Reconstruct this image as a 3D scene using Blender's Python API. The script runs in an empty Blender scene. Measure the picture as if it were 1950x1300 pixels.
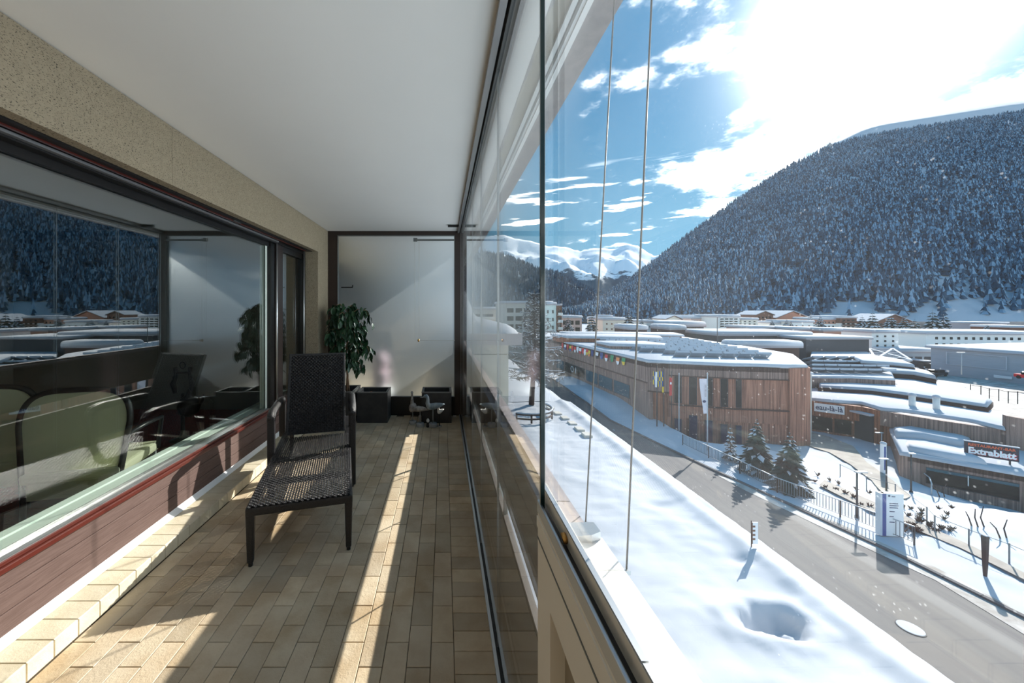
import bpy, bmesh, math, random
import numpy as np
from mathutils import Vector, Matrix, noise as mnoise
random.seed(7); rng = np.random.default_rng(7)
scene = bpy.context.scene
COL = scene.collection
PI = math.pi

# ------------------------------------------------------------------ camera, sky, sun, exposure
FPX, CX, CY, EYE = 690.0, 845.0, 588.0, 1.5           # focal length (px of a 1950 wide frame), axis, eye height
cam_d = bpy.data.cameras.new('camera'); cam = bpy.data.objects.new('camera', cam_d); COL.objects.link(cam)
cam.location = (0, 0, EYE); cam.rotation_euler = (PI/2, 0, 0)
cam_d.sensor_width = 36; cam_d.lens = FPX*36/1950
cam_d.shift_x = (975-CX)/1950; cam_d.shift_y = -(650-CY)/1950
cam_d.clip_start = 0.02; cam_d.clip_end = 20000
scene.camera = cam
vs = scene.view_settings
vs.view_transform = 'Standard'; vs.look = 'None'; vs.gamma = 1.0; vs.use_curve_mapping = False
vs.exposure = 2.25
scene.cycles.transparent_max_bounces = 32
scene.cycles.max_bounces = 8
scene.cycles.diffuse_bounces = 5
scene.cycles.glossy_bounces = 4
scene.cycles.transmission_bounces = 6
scene.cycles.caustics_reflective = False
scene.cycles.caustics_refractive = False
SUN = Vector((1.17, 1.0, 0.80)).normalized()
SUN_STRENGTH = 2.0
SKY_STRENGTH = 1.0
sd = bpy.data.lights.new('sun', 'SUN'); sun = bpy.data.objects.new('sun', sd); COL.objects.link(sun)
sd.energy = SUN_STRENGTH; sd.angle = math.radians(0.53); sd.color = (1.0, 0.95, 0.88)
sun.rotation_euler = (-SUN).to_track_quat('-Z', 'Y').to_euler(); sun.location = (60, 50, 45)

class NT:
    def __init__(s, tree): s.t = tree; s.n = tree.nodes; s.l = tree.links
    def node(s, typ, **kw):
        n = s.n.new(typ)
        for k, v in kw.items():
            if k.startswith('_'): n.inputs[k[1:]].default_value = v
            else: setattr(n, k, v)
        return n
    def val(s, sock, v):
        if hasattr(v, 'is_linked') or isinstance(v, bpy.types.NodeSocket): s.l.new(v, sock)
        elif v is not None: sock.default_value = v
    def math(s, op, a, b=0.0, c=None, clamp=False):
        n = s.n.new('ShaderNodeMath'); n.operation = op; n.use_clamp = clamp
        s.val(n.inputs[0], a); s.val(n.inputs[1], b)
        if c is not None: s.val(n.inputs[2], c)
        return n.outputs[0]
    def mix(s, f, a, b):
        n = s.n.new('ShaderNodeMix'); n.data_type = 'RGBA'
        s.val(n.inputs[0], f); s.val(n.inputs[6], a); s.val(n.inputs[7], b)
        return n.outputs[2]
    def step(s, x, lo, hi):
        n = s.n.new('ShaderNodeMapRange'); n.interpolation_type = 'SMOOTHSTEP'
        s.val(n.inputs[0], x); n.inputs[1].default_value = lo; n.inputs[2].default_value = hi
        return n.outputs[0]
    def noise(s, vec, scale, detail=4.0, rough=0.55, out=0):
        n = s.n.new('ShaderNodeTexNoise'); n.inputs['Scale'].default_value = scale
        n.inputs['Detail'].default_value = detail; n.inputs['Roughness'].default_value = rough
        if vec is not None: s.l.new(vec, n.inputs['Vector'])
        return n.outputs[out]
    def mapping(s, vec, scale=(1, 1, 1), rot=(0, 0, 0)):
        n = s.n.new('ShaderNodeMapping'); n.inputs['Scale'].default_value = scale; n.inputs['Rotation'].default_value = rot
        s.l.new(vec, n.inputs['Vector']); return n.outputs[0]

def make_world():
    w = bpy.data.worlds.new('sky'); scene.world = w; w.use_nodes = True
    t = NT(w.node_tree); t.n.clear()
    out = t.n.new('ShaderNodeOutputWorld'); bg = t.n.new('ShaderNodeBackground')
    tc = t.n.new('ShaderNodeTexCoord'); d = tc.outputs['Generated']
    sep = t.n.new('ShaderNodeSeparateXYZ'); t.l.new(d, sep.inputs[0]); z = sep.outputs[2]
    zc = t.math('MAXIMUM', z, 0.0)
    blue = t.mix(t.step(zc, 0.0, 0.55), (0.064, 0.142, 0.197, 1), (0.011, 0.069, 0.136, 1))
    # cloud layer: the view direction carried onto a flat ceiling
    inv = t.math('DIVIDE', 1.0, t.math('ADD', zc, 0.16))
    comb = t.n.new('ShaderNodeCombineXYZ')
    t.val(comb.inputs[0], t.math('MULTIPLY', sep.outputs[0], inv)); t.val(comb.inputs[1], t.math('MULTIPLY', sep.outputs[1], inv))
    n1 = t.noise(comb.outputs[0], 2.6, 8.0, 0.62)
    def dot(v):
        n = t.n.new('ShaderNodeVectorMath'); n.operation = 'DOT_PRODUCT'; t.l.new(d, n.inputs[0]); n.inputs[1].default_value = v
        return n.outputs['Value']
    bank = t.math('MAXIMUM', t.step(dot(Vector((1.35, 1.0, 0.75)).normalized()), 0.885, 0.985), t.math('MULTIPLY', t.step(sep.outputs[0], 0.72, 0.88), 0.85))  # bank runs on unseen to the right, added to light the balcony
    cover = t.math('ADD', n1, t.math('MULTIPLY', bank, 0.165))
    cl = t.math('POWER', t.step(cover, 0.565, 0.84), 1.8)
    st = t.noise(t.mapping(d, (3.0, 3.0, 26.0), (0, 0.16, 0)), 1.9, 5.0, 0.5)
    low = t.math('MULTIPLY', t.step(st, 0.57, 0.68), t.math('SUBTRACT', 1.0, t.step(zc, 0.24, 0.36)))
    cl = t.math('MAXIMUM', cl, t.math('MULTIPLY', low, 0.85))
    sky = t.mix(t.math('MULTIPLY', cl, 0.92), blue, (3.9, 3.8, 3.6, 1))  # clouds raised well above white so they also fill the balcony
    # bright aureole round the sun
    ds = t.math('MAXIMUM', dot(SUN), 0.0)
    glow = t.math('ADD', t.math('MULTIPLY', t.math('POWER', ds, 60.0), 0.22), t.math('MULTIPLY', t.math('POWER', ds, 260.0), 2.2))
    add = t.n.new('ShaderNodeMix'); add.data_type = 'RGBA'; add.blend_type = 'ADD'; add.inputs[0].default_value = 1.0
    gc = t.n.new('ShaderNodeVectorMath'); gc.operation = 'SCALE'; gc.inputs[0].default_value = (1.0, 0.98, 0.94); t.val(gc.inputs['Scale'], glow)
    t.l.new(sky, add.inputs[6]); t.l.new(gc.outputs[0], add.inputs[7])
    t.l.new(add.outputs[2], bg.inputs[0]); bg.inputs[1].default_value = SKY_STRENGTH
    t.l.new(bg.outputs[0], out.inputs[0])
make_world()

# ------------------------------------------------------------------ materials
def s2l(c):
    c = c/255.0
    return c/12.92 if c <= 0.04045 else ((c+0.055)/1.055)**2.4
def rgb(r, g, b): return (s2l(r), s2l(g), s2l(b), 1.0)
MATS = {}
def mat(name, color, rough=0.6, metal=0.0, spec=0.5, var=0.0, vscale=8.0, bump=0.0, bscale=60.0, coords='Object', stretch=None, dark=None, rnd=0.0):
    """principled material; var: noise variation of value, dark: second colour of the variation, rnd: per object variation"""
    if name in MATS: return MATS[name]
    m = bpy.data.materials.new(name); m.use_nodes = True; MATS[name] = m
    t = NT(m.node_tree); p = t.n['Principled BSDF']
    p.inputs['Roughness'].default_value = rough; p.inputs['Metallic'].default_value = metal
    p.inputs['Specular IOR Level'].default_value = spec
    p.inputs['Base Color'].default_value = color
    m.diffuse_color = color
    if coords == 'World': vec = t.n.new('ShaderNodeNewGeometry').outputs['Position']
    else: vec = t.n.new('ShaderNodeTexCoord').outputs['Object']
    if stretch: vec = t.mapping(vec, stretch)
    col = None
    if var or dark:
        n = t.noise(vec, vscale, 5.0, 0.6)
        f = t.step(n, 0.32, 0.68)
        d2 = dark if dark else tuple(c*(1-var) for c in color[:3])+(1,)
        col = t.mix(f, d2, color)
    if rnd:
        oi = t.n.new('ShaderNodeObjectInfo')
        f = t.math('MULTIPLY', t.math('SUBTRACT', oi.outputs['Random'], 0.5), 2*rnd)
        hs = t.n.new('ShaderNodeHueSaturation'); t.val(hs.inputs['Value'], t.math('ADD', 1.0, f))
        if col is not None: t.l.new(col, hs.inputs['Color'])
        else: hs.inputs['Color'].default_value = color
        col = hs.outputs[0]
    if col is not None: t.l.new(col, p.inputs['Base Color'])
    if bump:
        b = t.n.new('ShaderNodeBump'); b.inputs['Strength'].default_value = bump; b.inputs['Distance'].default_value = 0.01
        t.l.new(t.noise(vec, bscale, 6.0, 0.65), b.inputs['Height']); t.l.new(b.outputs[0], p.inputs['Normal'])
    return m

def glass(name, f0=0.06, tint=(1, 1, 1, 1), dust=0.0, specks=0.0, gloss=(1, 1, 1, 1), film=0.0):
    """thin clear pane: see-through plus mirror by angle, with an optional film of dust"""
    m = bpy.data.materials.new(name); m.use_nodes = True; MATS[name] = m
    t = NT(m.node_tree); t.n.clear()
    out = t.n.new('ShaderNodeOutputMaterial')
    tr = t.n.new('ShaderNodeBsdfTransparent'); tr.inputs[0].default_value = tint
    gl = t.n.new('ShaderNodeBsdfGlossy'); gl.inputs['Roughness'].default_value = 0.0; gl.inputs['Color'].default_value = gloss
    lw = t.n.new('ShaderNodeLayerWeight'); lw.inputs['Blend'].default_value = 0.5
    f = t.math('MULTIPLY_ADD', t.math('POWER', lw.outputs['Facing'], 5.0), 1.0-f0, f0, clamp=True)
    ms = t.n.new('ShaderNodeMixShader'); t.l.new(f, ms.inputs[0]); t.l.new(tr.outputs[0], ms.inputs[1]); t.l.new(gl.outputs[0], ms.inputs[2])
    last = ms.outputs[0]
    if dust or specks:
        vec = t.n.new('ShaderNodeTexCoord').outputs['Object']
        fac = t.math('MULTIPLY', t.step(t.noise(vec, 3.0, 4.0), 0.2, 0.8), dust)
        if specks:
            vo = t.n.new('ShaderNodeTexVoronoi'); vo.inputs['Scale'].default_value = 210.0; t.l.new(vec, vo.inputs['Vector'])
            vo.inputs['Randomness'].default_value = 1.0
            sp = t.math('SUBTRACT', 1.0, t.step(vo.outputs['Distance'], 0.07, 0.18))
            big = t.step(t.noise(vec, 38.0, 2.0), 0.47, 0.63)
            fac = t.math('ADD', fac, t.math('MULTIPLY', t.math('MULTIPLY', sp, big), specks))
        tl = t.n.new('ShaderNodeBsdfTranslucent'); tl.inputs[0].default_value = (0.95, 0.95, 0.95, 1)
        m2 = t.n.new('ShaderNodeMixShader'); t.l.new(fac, m2.inputs[0]); t.l.new(last, m2.inputs[1]); t.l.new(tl.outputs[0], m2.inputs[2])
        last = m2.outputs[0]
    t.l.new(last, out.inputs[0]); return m

M = {}
def setup_mats():
    M['plaster'] = mat('beige_plaster', rgb(170, 156, 133), 0.95, var=0.12, vscale=40, bump=0.5, bscale=160)
    t = NT(M['plaster'].node_tree); p = t.n['Principled BSDF']                      # small dark pits in the render
    vec = t.n.new('ShaderNodeNewGeometry').outputs['Position']
    pit = t.step(t.noise(t.mapping(vec, (1, 1, 2.2)), 110.0, 3.0, 0.7), 0.565, 0.63)
    old = p.inputs['Base Color'].links[0].from_socket
    t.l.new(t.mix(t.math('MULTIPLY', pit, 0.95), old, rgb(64, 57, 46)), p.inputs['Base Color'])
    M['ceiling'] = mat('white_ceiling_paint', rgb(246, 244, 242), 0.9, var=0.015, vscale=1.5)
    M['tile'] = mat('sand_tile', rgb(214, 198, 170), 0.55, dark=rgb(186, 162, 128), vscale=4.0, coords='World', bump=0.35, bscale=75, rnd=0.2)
    t = NT(M['tile'].node_tree); p = t.n['Principled BSDF']                          # some tiles lean grey, some ochre
    oi = t.n.new('ShaderNodeObjectInfo'); old = p.inputs['Base Color'].links[0].from_socket
    wn = t.n.new('ShaderNodeTexWhiteNoise'); wn.noise_dimensions = '1D'; t.l.new(oi.outputs['Random'], wn.inputs['W'])
    t.l.new(t.mix(t.math('MULTIPLY', wn.outputs['Value'], 0.35), old, rgb(206, 190, 168)), p.inputs['Base Color'])
    M['tile_light'] = mat('pale_kerb_tile', rgb(222, 212, 188), 0.6, dark=rgb(206, 194, 166), vscale=6, coords='World', bump=0.25, bscale=70, rnd=0.07)
    M['grout'] = mat('dark_grout', rgb(92, 80, 64), 0.95)
    M['brown'] = mat('dark_brown_metal', rgb(46, 33, 29), 0.45, var=0.1)
    M['black'] = mat('black_frame', rgb(22, 20, 20), 0.4)
    M['redbrown'] = mat('red_brown_sill', rgb(84, 34, 26), 0.35, var=0.12)
    M['board'] = mat('brown_board', rgb(96, 76, 70), 0.7, dark=rgb(82, 62, 56), vscale=10, coords='World', stretch=(1, 1, 14), bump=0.15, bscale=12)
    M['alu'] = mat('brushed_aluminium', rgb(190, 192, 194), 0.32, metal=0.85)
    M['alu_dark'] = mat('grey_aluminium', rgb(110, 112, 112), 0.4, metal=0.6)
    M['white'] = mat('white_lacquer', rgb(238, 232, 220), 0.45)
    M['taupe'] = mat('taupe_infill', rgb(150, 138, 118), 0.6)
    M['white_bright'] = mat('white_metal_cap', rgb(240, 240, 238), 0.5)
    M['capstone'] = mat('mauve_grey_coping', rgb(168, 160, 162), 0.85, var=0.08, vscale=30, bump=0.2)
    M['paint_old'] = mat('flaking_white_paint', rgb(214, 212, 206), 0.9, dark=rgb(196, 192, 186), vscale=5, coords='World')
    M['stain'] = mat('bare_stained_render', rgb(176, 168, 150), 0.95, dark=rgb(150, 142, 128), vscale=9, coords='World', stretch=(1, 0.2, 1))
    M['greybeam'] = mat('grey_render', rgb(146, 138, 138), 0.95, dark=rgb(126, 120, 122), vscale=25, coords='World')
    M['white_plastic'] = mat('white_plastic', rgb(228, 230, 230), 0.5)
    M['rail'] = mat('dark_balustrade', rgb(140, 132, 126), 0.8, var=0.12, vscale=4, coords='World')
    M['rubber'] = mat('black_rubber', rgb(14, 14, 15), 0.5)
    M['brass'] = mat('brass', rgb(196, 150, 86), 0.35, metal=0.8)
    M['steel_cable'] = mat('steel_cable', rgb(112, 108, 104), 0.5, metal=0.5)
    M['rattan'] = mat('dark_rattan', rgb(24, 21, 24), 0.3, dark=rgb(15, 14, 17), vscale=60, bump=0.6, bscale=140)
    M['planter'] = mat('anthracite_planter', rgb(58, 54, 53), 0.65, dark=rgb(44, 42, 42), vscale=6, bump=0.1)
    M['planter_rim'] = mat('grey_planter_rim', rgb(104, 102, 100), 0.7)
    M['soil'] = mat('potting_soil', rgb(58, 40, 30), 1.0, dark=rgb(110, 90, 70), vscale=50, bump=1.0, bscale=80)
    M['leaf'] = mat('ficus_leaf', rgb(40, 78, 46), 0.35, dark=rgb(22, 52, 34), vscale=14, coords='World', rnd=0.25)
    M['bark'] = mat('pale_bark', rgb(150, 116, 88), 0.9, var=0.3, vscale=30, bump=0.5)
    M['driftwood'] = mat('whitewashed_wood', rgb(178, 186, 190), 0.85, dark=rgb(120, 138, 150), vscale=14, stretch=(1, 1, 0.4), bump=0.2)
    M['driftgrey'] = mat('grey_washed_wood', rgb(176, 170, 164), 0.85, dark=rgb(126, 120, 116), vscale=22, bump=0.2)
    M['porcelain'] = mat('white_porcelain', rgb(236, 234, 230), 0.3)
    M['grey_base'] = mat('grey_wood_base', rgb(168, 170, 172), 0.8, var=0.15, vscale=20)
    M['snow'] = mat('snow', rgb(188, 191, 197), 0.85, spec=0.1, var=0.03, vscale=0.8, coords='World', bump=0.35, bscale=4)
    M['asphalt'] = mat('wet_grey_asphalt', rgb(100, 97, 95), 0.85, dark=rgb(80, 78, 80), vscale=0.35, coords='World', stretch=(3.0, 0.22, 1), bump=0.2, bscale=40)
    M['slush'] = mat('trodden_slush', rgb(196, 192, 188), 0.9, dark=rgb(150, 142, 134), vscale=0.9, coords='World', bump=0.2, bscale=6)
    M['gravel'] = mat('grey_gritted_path', rgb(168, 160, 150), 0.9, dark=rgb(146, 138, 130), vscale=1.2, coords='World')
    M['kerb'] = mat('dark_kerb_stone', rgb(84, 84, 88), 0.9, var=0.25, vscale=4, coords='World')
    M['wood'] = mat('weathered_larch_boards', rgb(180, 126, 102), 0.85, dark=rgb(108, 70, 56), vscale=1.6, coords='World', stretch=(5.5, 5.5, 0.12))
    M['wood_grey'] = mat('silvered_larch_boards', rgb(156, 128, 116), 0.85, dark=rgb(100, 80, 72), vscale=1.6, coords='World', stretch=(5.5, 5.5, 0.12))
    M['wood_red'] = mat('warm_larch_boards', rgb(172, 112, 82), 0.85, dark=rgb(116, 70, 50), vscale=1.6, coords='World', stretch=(5.5, 5.5, 0.12))
    M['ledge'] = mat('dark_timber_ledge', rgb(72, 46, 38), 0.8)
    M['winglass'] = mat('dark_window_glass', rgb(12, 18, 20), 0.15, spec=0.25)
    M['tealglass'] = mat('teal_window_glass', rgb(34, 84, 98), 0.12, spec=0.4)
    M['blueglass'] = mat('blue_window_glass', rgb(18, 34, 64), 0.15, spec=0.3)
    M['darkfloor'] = mat('dark_soffit', rgb(40, 34, 32), 0.9)
    M['solar'] = mat('snowy_solar_panel', rgb(150, 176, 196), 0.4, dark=rgb(206, 220, 230), vscale=0.9, coords='World')
    M['panel_edge'] = mat('panel_frame', rgb(140, 152, 162), 0.6)
    M['anthracite'] = mat('anthracite_cladding', rgb(62, 64, 70), 0.7, var=0.2, vscale=1.0, coords='World')
    M['hallgrey'] = mat('grey_corrugated_cladding', rgb(170, 178, 186), 0.6, var=0.08, vscale=0.5, coords='World', stretch=(1, 1, 6))
    M['hallgrey2'] = mat('light_cladding_trim', rgb(196, 202, 208), 0.6)
    M['cream'] = mat('cream_render', rgb(232, 222, 204), 0.9, var=0.04)
    M['pale'] = mat('pale_render', rgb(230, 228, 222), 0.9, var=0.04)
    M['pinkish'] = mat('rose_render', rgb(214, 180, 166), 0.9, var=0.06)
    M['greenish'] = mat('pale_mint_render', rgb(206, 220, 212), 0.9, var=0.04)
    M['salmon'] = mat('salmon_timber', rgb(186, 132, 108), 0.85, var=0.1)
    M['housewood'] = mat('brown_house_timber', rgb(120, 82, 64), 0.85, var=0.2)
    M['spruce'] = mat('frosted_spruce', rgb(46, 84, 108), 0.9, dark=rgb(28, 58, 80), vscale=0.12, coords='World')  # blue of distance haze mixed into the needle colour
    M['frost'] = mat('frost_on_spruce', rgb(124, 154, 176), 0.9, spec=0.2)  # frost colour brightened and blued in place of distance haze
    M['fir'] = mat('dark_fir_needles', rgb(38, 52, 44), 0.9, dark=rgb(24, 36, 32), vscale=2, coords='World')
    M['trunk'] = mat('tree_trunk', rgb(86, 70, 64), 0.95, var=0.3, vscale=6, coords='World')
    M['twig'] = mat('larch_twigs', rgb(70, 58, 56), 0.95)
    M['shrub'] = mat('brown_shrub', rgb(74, 52, 44), 0.95)
    M['fence'] = mat('galvanised_fence', rgb(118, 124, 130), 0.5, metal=0.3)
    M['pole_dark'] = mat('dark_pole', rgb(44, 44, 48), 0.5)
    M['pole_pale'] = mat('pale_pole', rgb(176, 182, 186), 0.5)
    M['signwhite'] = mat('white_sign', rgb(232, 232, 232), 0.6)
    M['signblue'] = mat('blue_sign_edge', rgb(44, 70, 140), 0.5)
    M['navy'] = mat('navy_lettering', rgb(46, 54, 92), 0.6)
    M['signdark'] = mat('dark_sign_board', rgb(34, 34, 50), 0.6)
    M['orange'] = mat('orange_lettering', rgb(206, 92, 52), 0.6)
    M['flag_red'] = mat('red_cloth', rgb(206, 44, 48), 0.8); M['flag_blue'] = mat('blue_cloth', rgb(36, 84, 150), 0.8)
    M['flag_yellow'] = mat('yellow_cloth', rgb(226, 190, 54), 0.8); M['flag_white'] = mat('white_cloth', rgb(236, 236, 238), 0.8)
    M['flag_green'] = mat('green_cloth', rgb(30, 140, 90), 0.8); M['flag_orange'] = mat('orange_cloth', rgb(232, 140, 74), 0.8)
    M['flag_black'] = mat('black_cloth', rgb(40, 40, 48), 0.8); M['flag_navy'] = mat('navy_cloth', rgb(34, 58, 120), 0.8)
    M['banner_lilac'] = mat('lilac_banner_cloth', rgb(214, 208, 216), 0.8)
    M['concrete'] = mat('pale_concrete', rgb(198, 192, 182), 0.9, var=0.06, vscale=2)
    M['carpet'] = mat('red_carpet', rgb(120, 34, 36), 1.0, dark=rgb(84, 22, 26), vscale=30)
    M['roomwall'] = mat('dim_room_wall', rgb(118, 114, 107), 0.9)
    M['cushion'] = mat('pale_green_mesh_fabric', rgb(242, 240, 216), 0.85, var=0.05)
    t = NT(M['cushion'].node_tree); p = t.n['Principled BSDF']; o_ = t.n['Material Output']      # thin mesh cloth lets light through
    tl = t.n.new('ShaderNodeBsdfTranslucent'); tl.inputs[0].default_value = rgb(226, 228, 196); mx = t.n.new('ShaderNodeMixShader'); mx.inputs[0].default_value = 0.55
    t.l.new(p.outputs[0], mx.inputs[1]); t.l.new(tl.outputs[0], mx.inputs[2]); t.l.new(mx.outputs[0], o_.inputs[0])
    M['tube'] = mat('black_tube_frame', rgb(24, 24, 28), 0.4)
    M['sill_in'] = mat('pale_mint_inner_sill', rgb(226, 236, 228), 0.5)
    M['iron'] = mat('dark_wrought_iron', rgb(30, 26, 26), 0.5, metal=0.4)
    M['blush'] = mat('blush_glaze', rgb(214, 180, 190), 0.6)
    M['cord'] = mat('white_cord', rgb(206, 206, 200), 0.8)
    M['rock'] = mat('grey_rock_and_snow', rgb(246, 248, 252), 0.9)
    M['clear'] = glass('clear_glazing', 0.045, (0.985, 0.992, 0.988, 1))
    M['dusty'] = glass('dusty_glazing', 0.03, (0.985, 0.995, 1.0, 1), dust=0.018, specks=0.12)
    M['windowglass'] = glass('mirroring_window_glass', 0.15, (0.95, 0.985, 0.965, 1))
    M['edge'] = mat('dark_green_glass_edge', rgb(26, 46, 46), 0.15)
    # frosted pane
    m = bpy.data.materials.new('frosted_glass'); m.use_nodes = True; MATS['frosted_glass'] = m; M['frosted'] = m
    t = NT(m.node_tree); t.n.clear(); out = t.n.new('ShaderNodeOutputMaterial')
    rf = t.n.new('ShaderNodeBsdfRefraction'); rf.inputs['Roughness'].default_value = 0.5; rf.inputs['IOR'].default_value = 1.45
    rf.inputs['Color'].default_value = (0.93, 0.97, 0.98, 1)
    tl = t.n.new('ShaderNodeBsdfTranslucent'); tl.inputs[0].default_value = (0.86, 0.92, 0.94, 1)
    g = t.n.new('ShaderNodeBsdfGlossy'); g.inputs['Roughness'].default_value = 0.06
    a = t.n.new('ShaderNodeMixShader'); a.inputs[0].default_value = 0.05
    t.l.new(rf.outputs[0], a.inputs[1]); t.l.new(tl.outputs[0], a.inputs[2])
    b = t.n.new('ShaderNodeMixShader'); b.inputs[0].default_value = 0.07
    t.l.new(a.outputs[0], b.inputs[1]); t.l.new(g.outputs[0], b.inputs[2]); t.l.new(b.outputs[0], out.inputs[0])
setup_mats()

# ------------------------------------------------------------------ mesh helpers
class MB:
    def __init__(s): s.v = []; s.f = []; s.m = []; s.cur = 0
    def add(s, vs_, fs):
        o = len(s.v); s.v += [tuple(p) for p in vs_]; s.f += [tuple(i+o for i in f) for f in fs]; s.m += [s.cur]*len(fs); return s
    def mat(s, i): s.cur = i; return s
    def box(s, x0, x1, y0, y1, z0, z1):
        return s.add([(x0, y0, z0), (x1, y0, z0), (x1, y1, z0), (x0, y1, z0), (x0, y0, z1), (x1, y0, z1), (x1, y1, z1), (x0, y1, z1)],
                     [(0, 3, 2, 1), (4, 5, 6, 7), (0, 1, 5, 4), (1, 2, 6, 5), (2, 3, 7, 6), (3, 0, 4, 7)])
    def cbox(s, x0, x1, y0, y1, z0, z1, c):
        """box with chamfered edges"""
        bm = bmesh.new(); bmesh.ops.create_cube(bm, size=1.0)
        for v in bm.verts: v.co = Vector(((x0+x1)/2+v.co.x*(x1-x0), (y0+y1)/2+v.co.y*(y1-y0), (z0+z1)/2+v.co.z*(z1-z0)))
        bmesh.ops.bevel(bm, geom=bm.edges[:], offset=c, segments=2, affect='EDGES', profile=0.6)
        bm.verts.index_update(); s.add([v.co[:] for v in bm.verts], [[v.index for v in f.verts] for f in bm.faces]); bm.free(); return s
    def obox(s, c, ax, ay, az, hx, hy, hz):
        c = Vector(c); P = []
        for k in (-1, 1):
            for (i, j) in ((-1, -1), (1, -1), (1, 1), (-1, 1)): P.append(c+ax*hx*i+ay*hy*j+az*hz*k)
        return s.add(P, [(0, 3, 2, 1), (4, 5, 6, 7), (0, 1, 5, 4), (1, 2, 6, 5), (2, 3, 7, 6), (3, 0, 4, 7)])
    def bar(s, p0, p1, w, h=None):
        p0, p1 = Vector(p0), Vector(p1); h = h or w; d = (p1-p0); L = d.length; d.normalize()
        up = Vector((0, 0, 1)) if abs(d.z) < 0.95 else Vector((0, 1, 0))
        a = d.cross(up).normalized(); b = a.cross(d)
        return s.obox((p0+p1)/2, d, a, b, L/2, w/2, h/2)
    def cyl(s, p0, p1, r0, r1=None, n=10, cap=True):
        p0, p1 = Vector(p0), Vector(p1); r1 = r0 if r1 is None else r1; d = (p1-p0).normalized()
        up = Vector((0, 0, 1)) if abs(d.z) < 0.95 else Vector((1, 0, 0)); a = d.cross(up).normalized(); b = d.cross(a)
        V = []
        for (p, r) in ((p0, r0), (p1, r1)):
            for i in range(n):
                t = 2*PI*i/n; V.append(p+a*math.cos(t)*r+b*math.sin(t)*r)
        F = [(i, (i+1) % n, n+(i+1) % n, n+i) for i in range(n)]
        if cap: F += [tuple(range(n-1, -1, -1)), tuple(range(n, 2*n))]
        return s.add(V, F)
    def tube(s, pts, r, n=8):
        pts = [Vector(p) for p in pts]; R = r if isinstance(r, (list, tuple)) else [r]*len(pts); V = []; F = []
        a = None
        for k, p in enumerate(pts):
            d = (pts[min(k+1, len(pts)-1)]-pts[max(k-1, 0)]).normalized()
            if a is None:
                up = Vector((0, 0, 1)) if abs(d.z) < 0.9 else Vector((1, 0, 0)); a = d.cross(up).normalized()
            else: a = (a-d*a.dot(d)).normalized()
            b = d.cross(a)
            for i in range(n):
                t = 2*PI*i/n; V.append(p+(a*math.cos(t)+b*math.sin(t))*R[k])
        for k in range(len(pts)-1):
            for i in range(n): F.append((k*n+i, k*n+(i+1) % n, (k+1)*n+(i+1) % n, (k+1)*n+i))
        F += [tuple(range(n-1, -1, -1)), tuple(range((len(pts)-1)*n, len(pts)*n))]
        return s.add(V, F)
    def lathe(s, prof, c=(0, 0, 0), n=16, sx=1, sy=1):
        c = Vector(c); V = []; F = []
        for (r, z) in prof:
            for i in range(n): t = 2*PI*i/n; V.append((c.x+r*sx*math.cos(t), c.y+r*sy*math.sin(t), c.z+z))
        for k in range(len(prof)-1):
            for i in range(n): F.append((k*n+i, k*n+(i+1) % n, (k+1)*n+(i+1) % n, (k+1)*n+i))
        F += [tuple(range(n-1, -1, -1)), tuple(range((len(prof)-1)*n, len(prof)*n))]
        return s.add(V, F)
    def prism(s, poly, z0, z1, inset=0.0, bulge=0.0):
        """upright prism over a ground polygon, the top edge rounded by an inset"""
        n = len(poly); A = sum(poly[i][0]*poly[(i+1) % n][1]-poly[(i+1) % n][0]*poly[i][1] for i in range(n))
        P = [Vector(p) for p in (poly if A > 0 else poly[::-1])]
        rings = [(0.0, z0), (0.0, z1-inset), (inset*0.35, z1-inset*0.3), (inset*1.2, z1)] if inset else [(0.0, z0), (0.0, z1)]
        V = []
        for (ins, z) in rings:
            for i in range(n):
                e0 = (P[i]-P[i-1]).normalized(); e1 = (P[(i+1) % n]-P[i]).normalized()
                nrm = Vector((-(e0.y+e1.y), e0.x+e1.x)); nrm = nrm.normalized() if nrm.length > 1e-6 else Vector((-e0.y, e0.x))
                V.append((P[i].x+nrm.x*ins, P[i].y+nrm.y*ins, z))
        F = []; R = len(rings)
        for k in range(R-1):
            for i in range(n): F.append((k*n+i, k*n+(i+1) % n, (k+1)*n+(i+1) % n, (k+1)*n+i))
        F += [tuple(range(n-1, -1, -1)), tuple(range((R-1)*n, R*n))]
        return s.add(V, F)
    def wall(s, pts, z0, z1, th=0.3):
        """vertical wall along a ground polyline, thickness to its left"""
        P = [Vector((p[0], p[1])) for p in pts]; N = []
        for i in range(len(P)):
            d = (P[min(i+1, len(P)-1)]-P[max(i-1, 0)]).normalized(); N.append(Vector((-d.y, d.x)))
        Q = [p+n*th for p, n in zip(P, N)]; n = len(P); V = []
        zf = (lambda z, i: z[i]) if isinstance(z0, (list, tuple)) else (lambda z, i: z)
        zg = (lambda z, i: z[i]) if isinstance(z1, (list, tuple)) else (lambda z, i: z)
        for i in range(n): V += [(P[i].x, P[i].y, zf(z0, i)), (P[i].x, P[i].y, zg(z1, i)), (Q[i].x, Q[i].y, zf(z0, i)), (Q[i].x, Q[i].y, zg(z1, i))]
        F = []
        for i in range(n-1):
            a, b = 4*i, 4*i+4
            F += [(a, b, b+1, a+1), (a+2, a+3, b+3, b+2), (a+1, b+1, b+3, a+3), (a, a+2, b+2, b)]
        F += [(0, 1, 3, 2), (4*n-4, 4*n-2, 4*n-1, 4*n-3)]
        return s.add(V, F)
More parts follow.
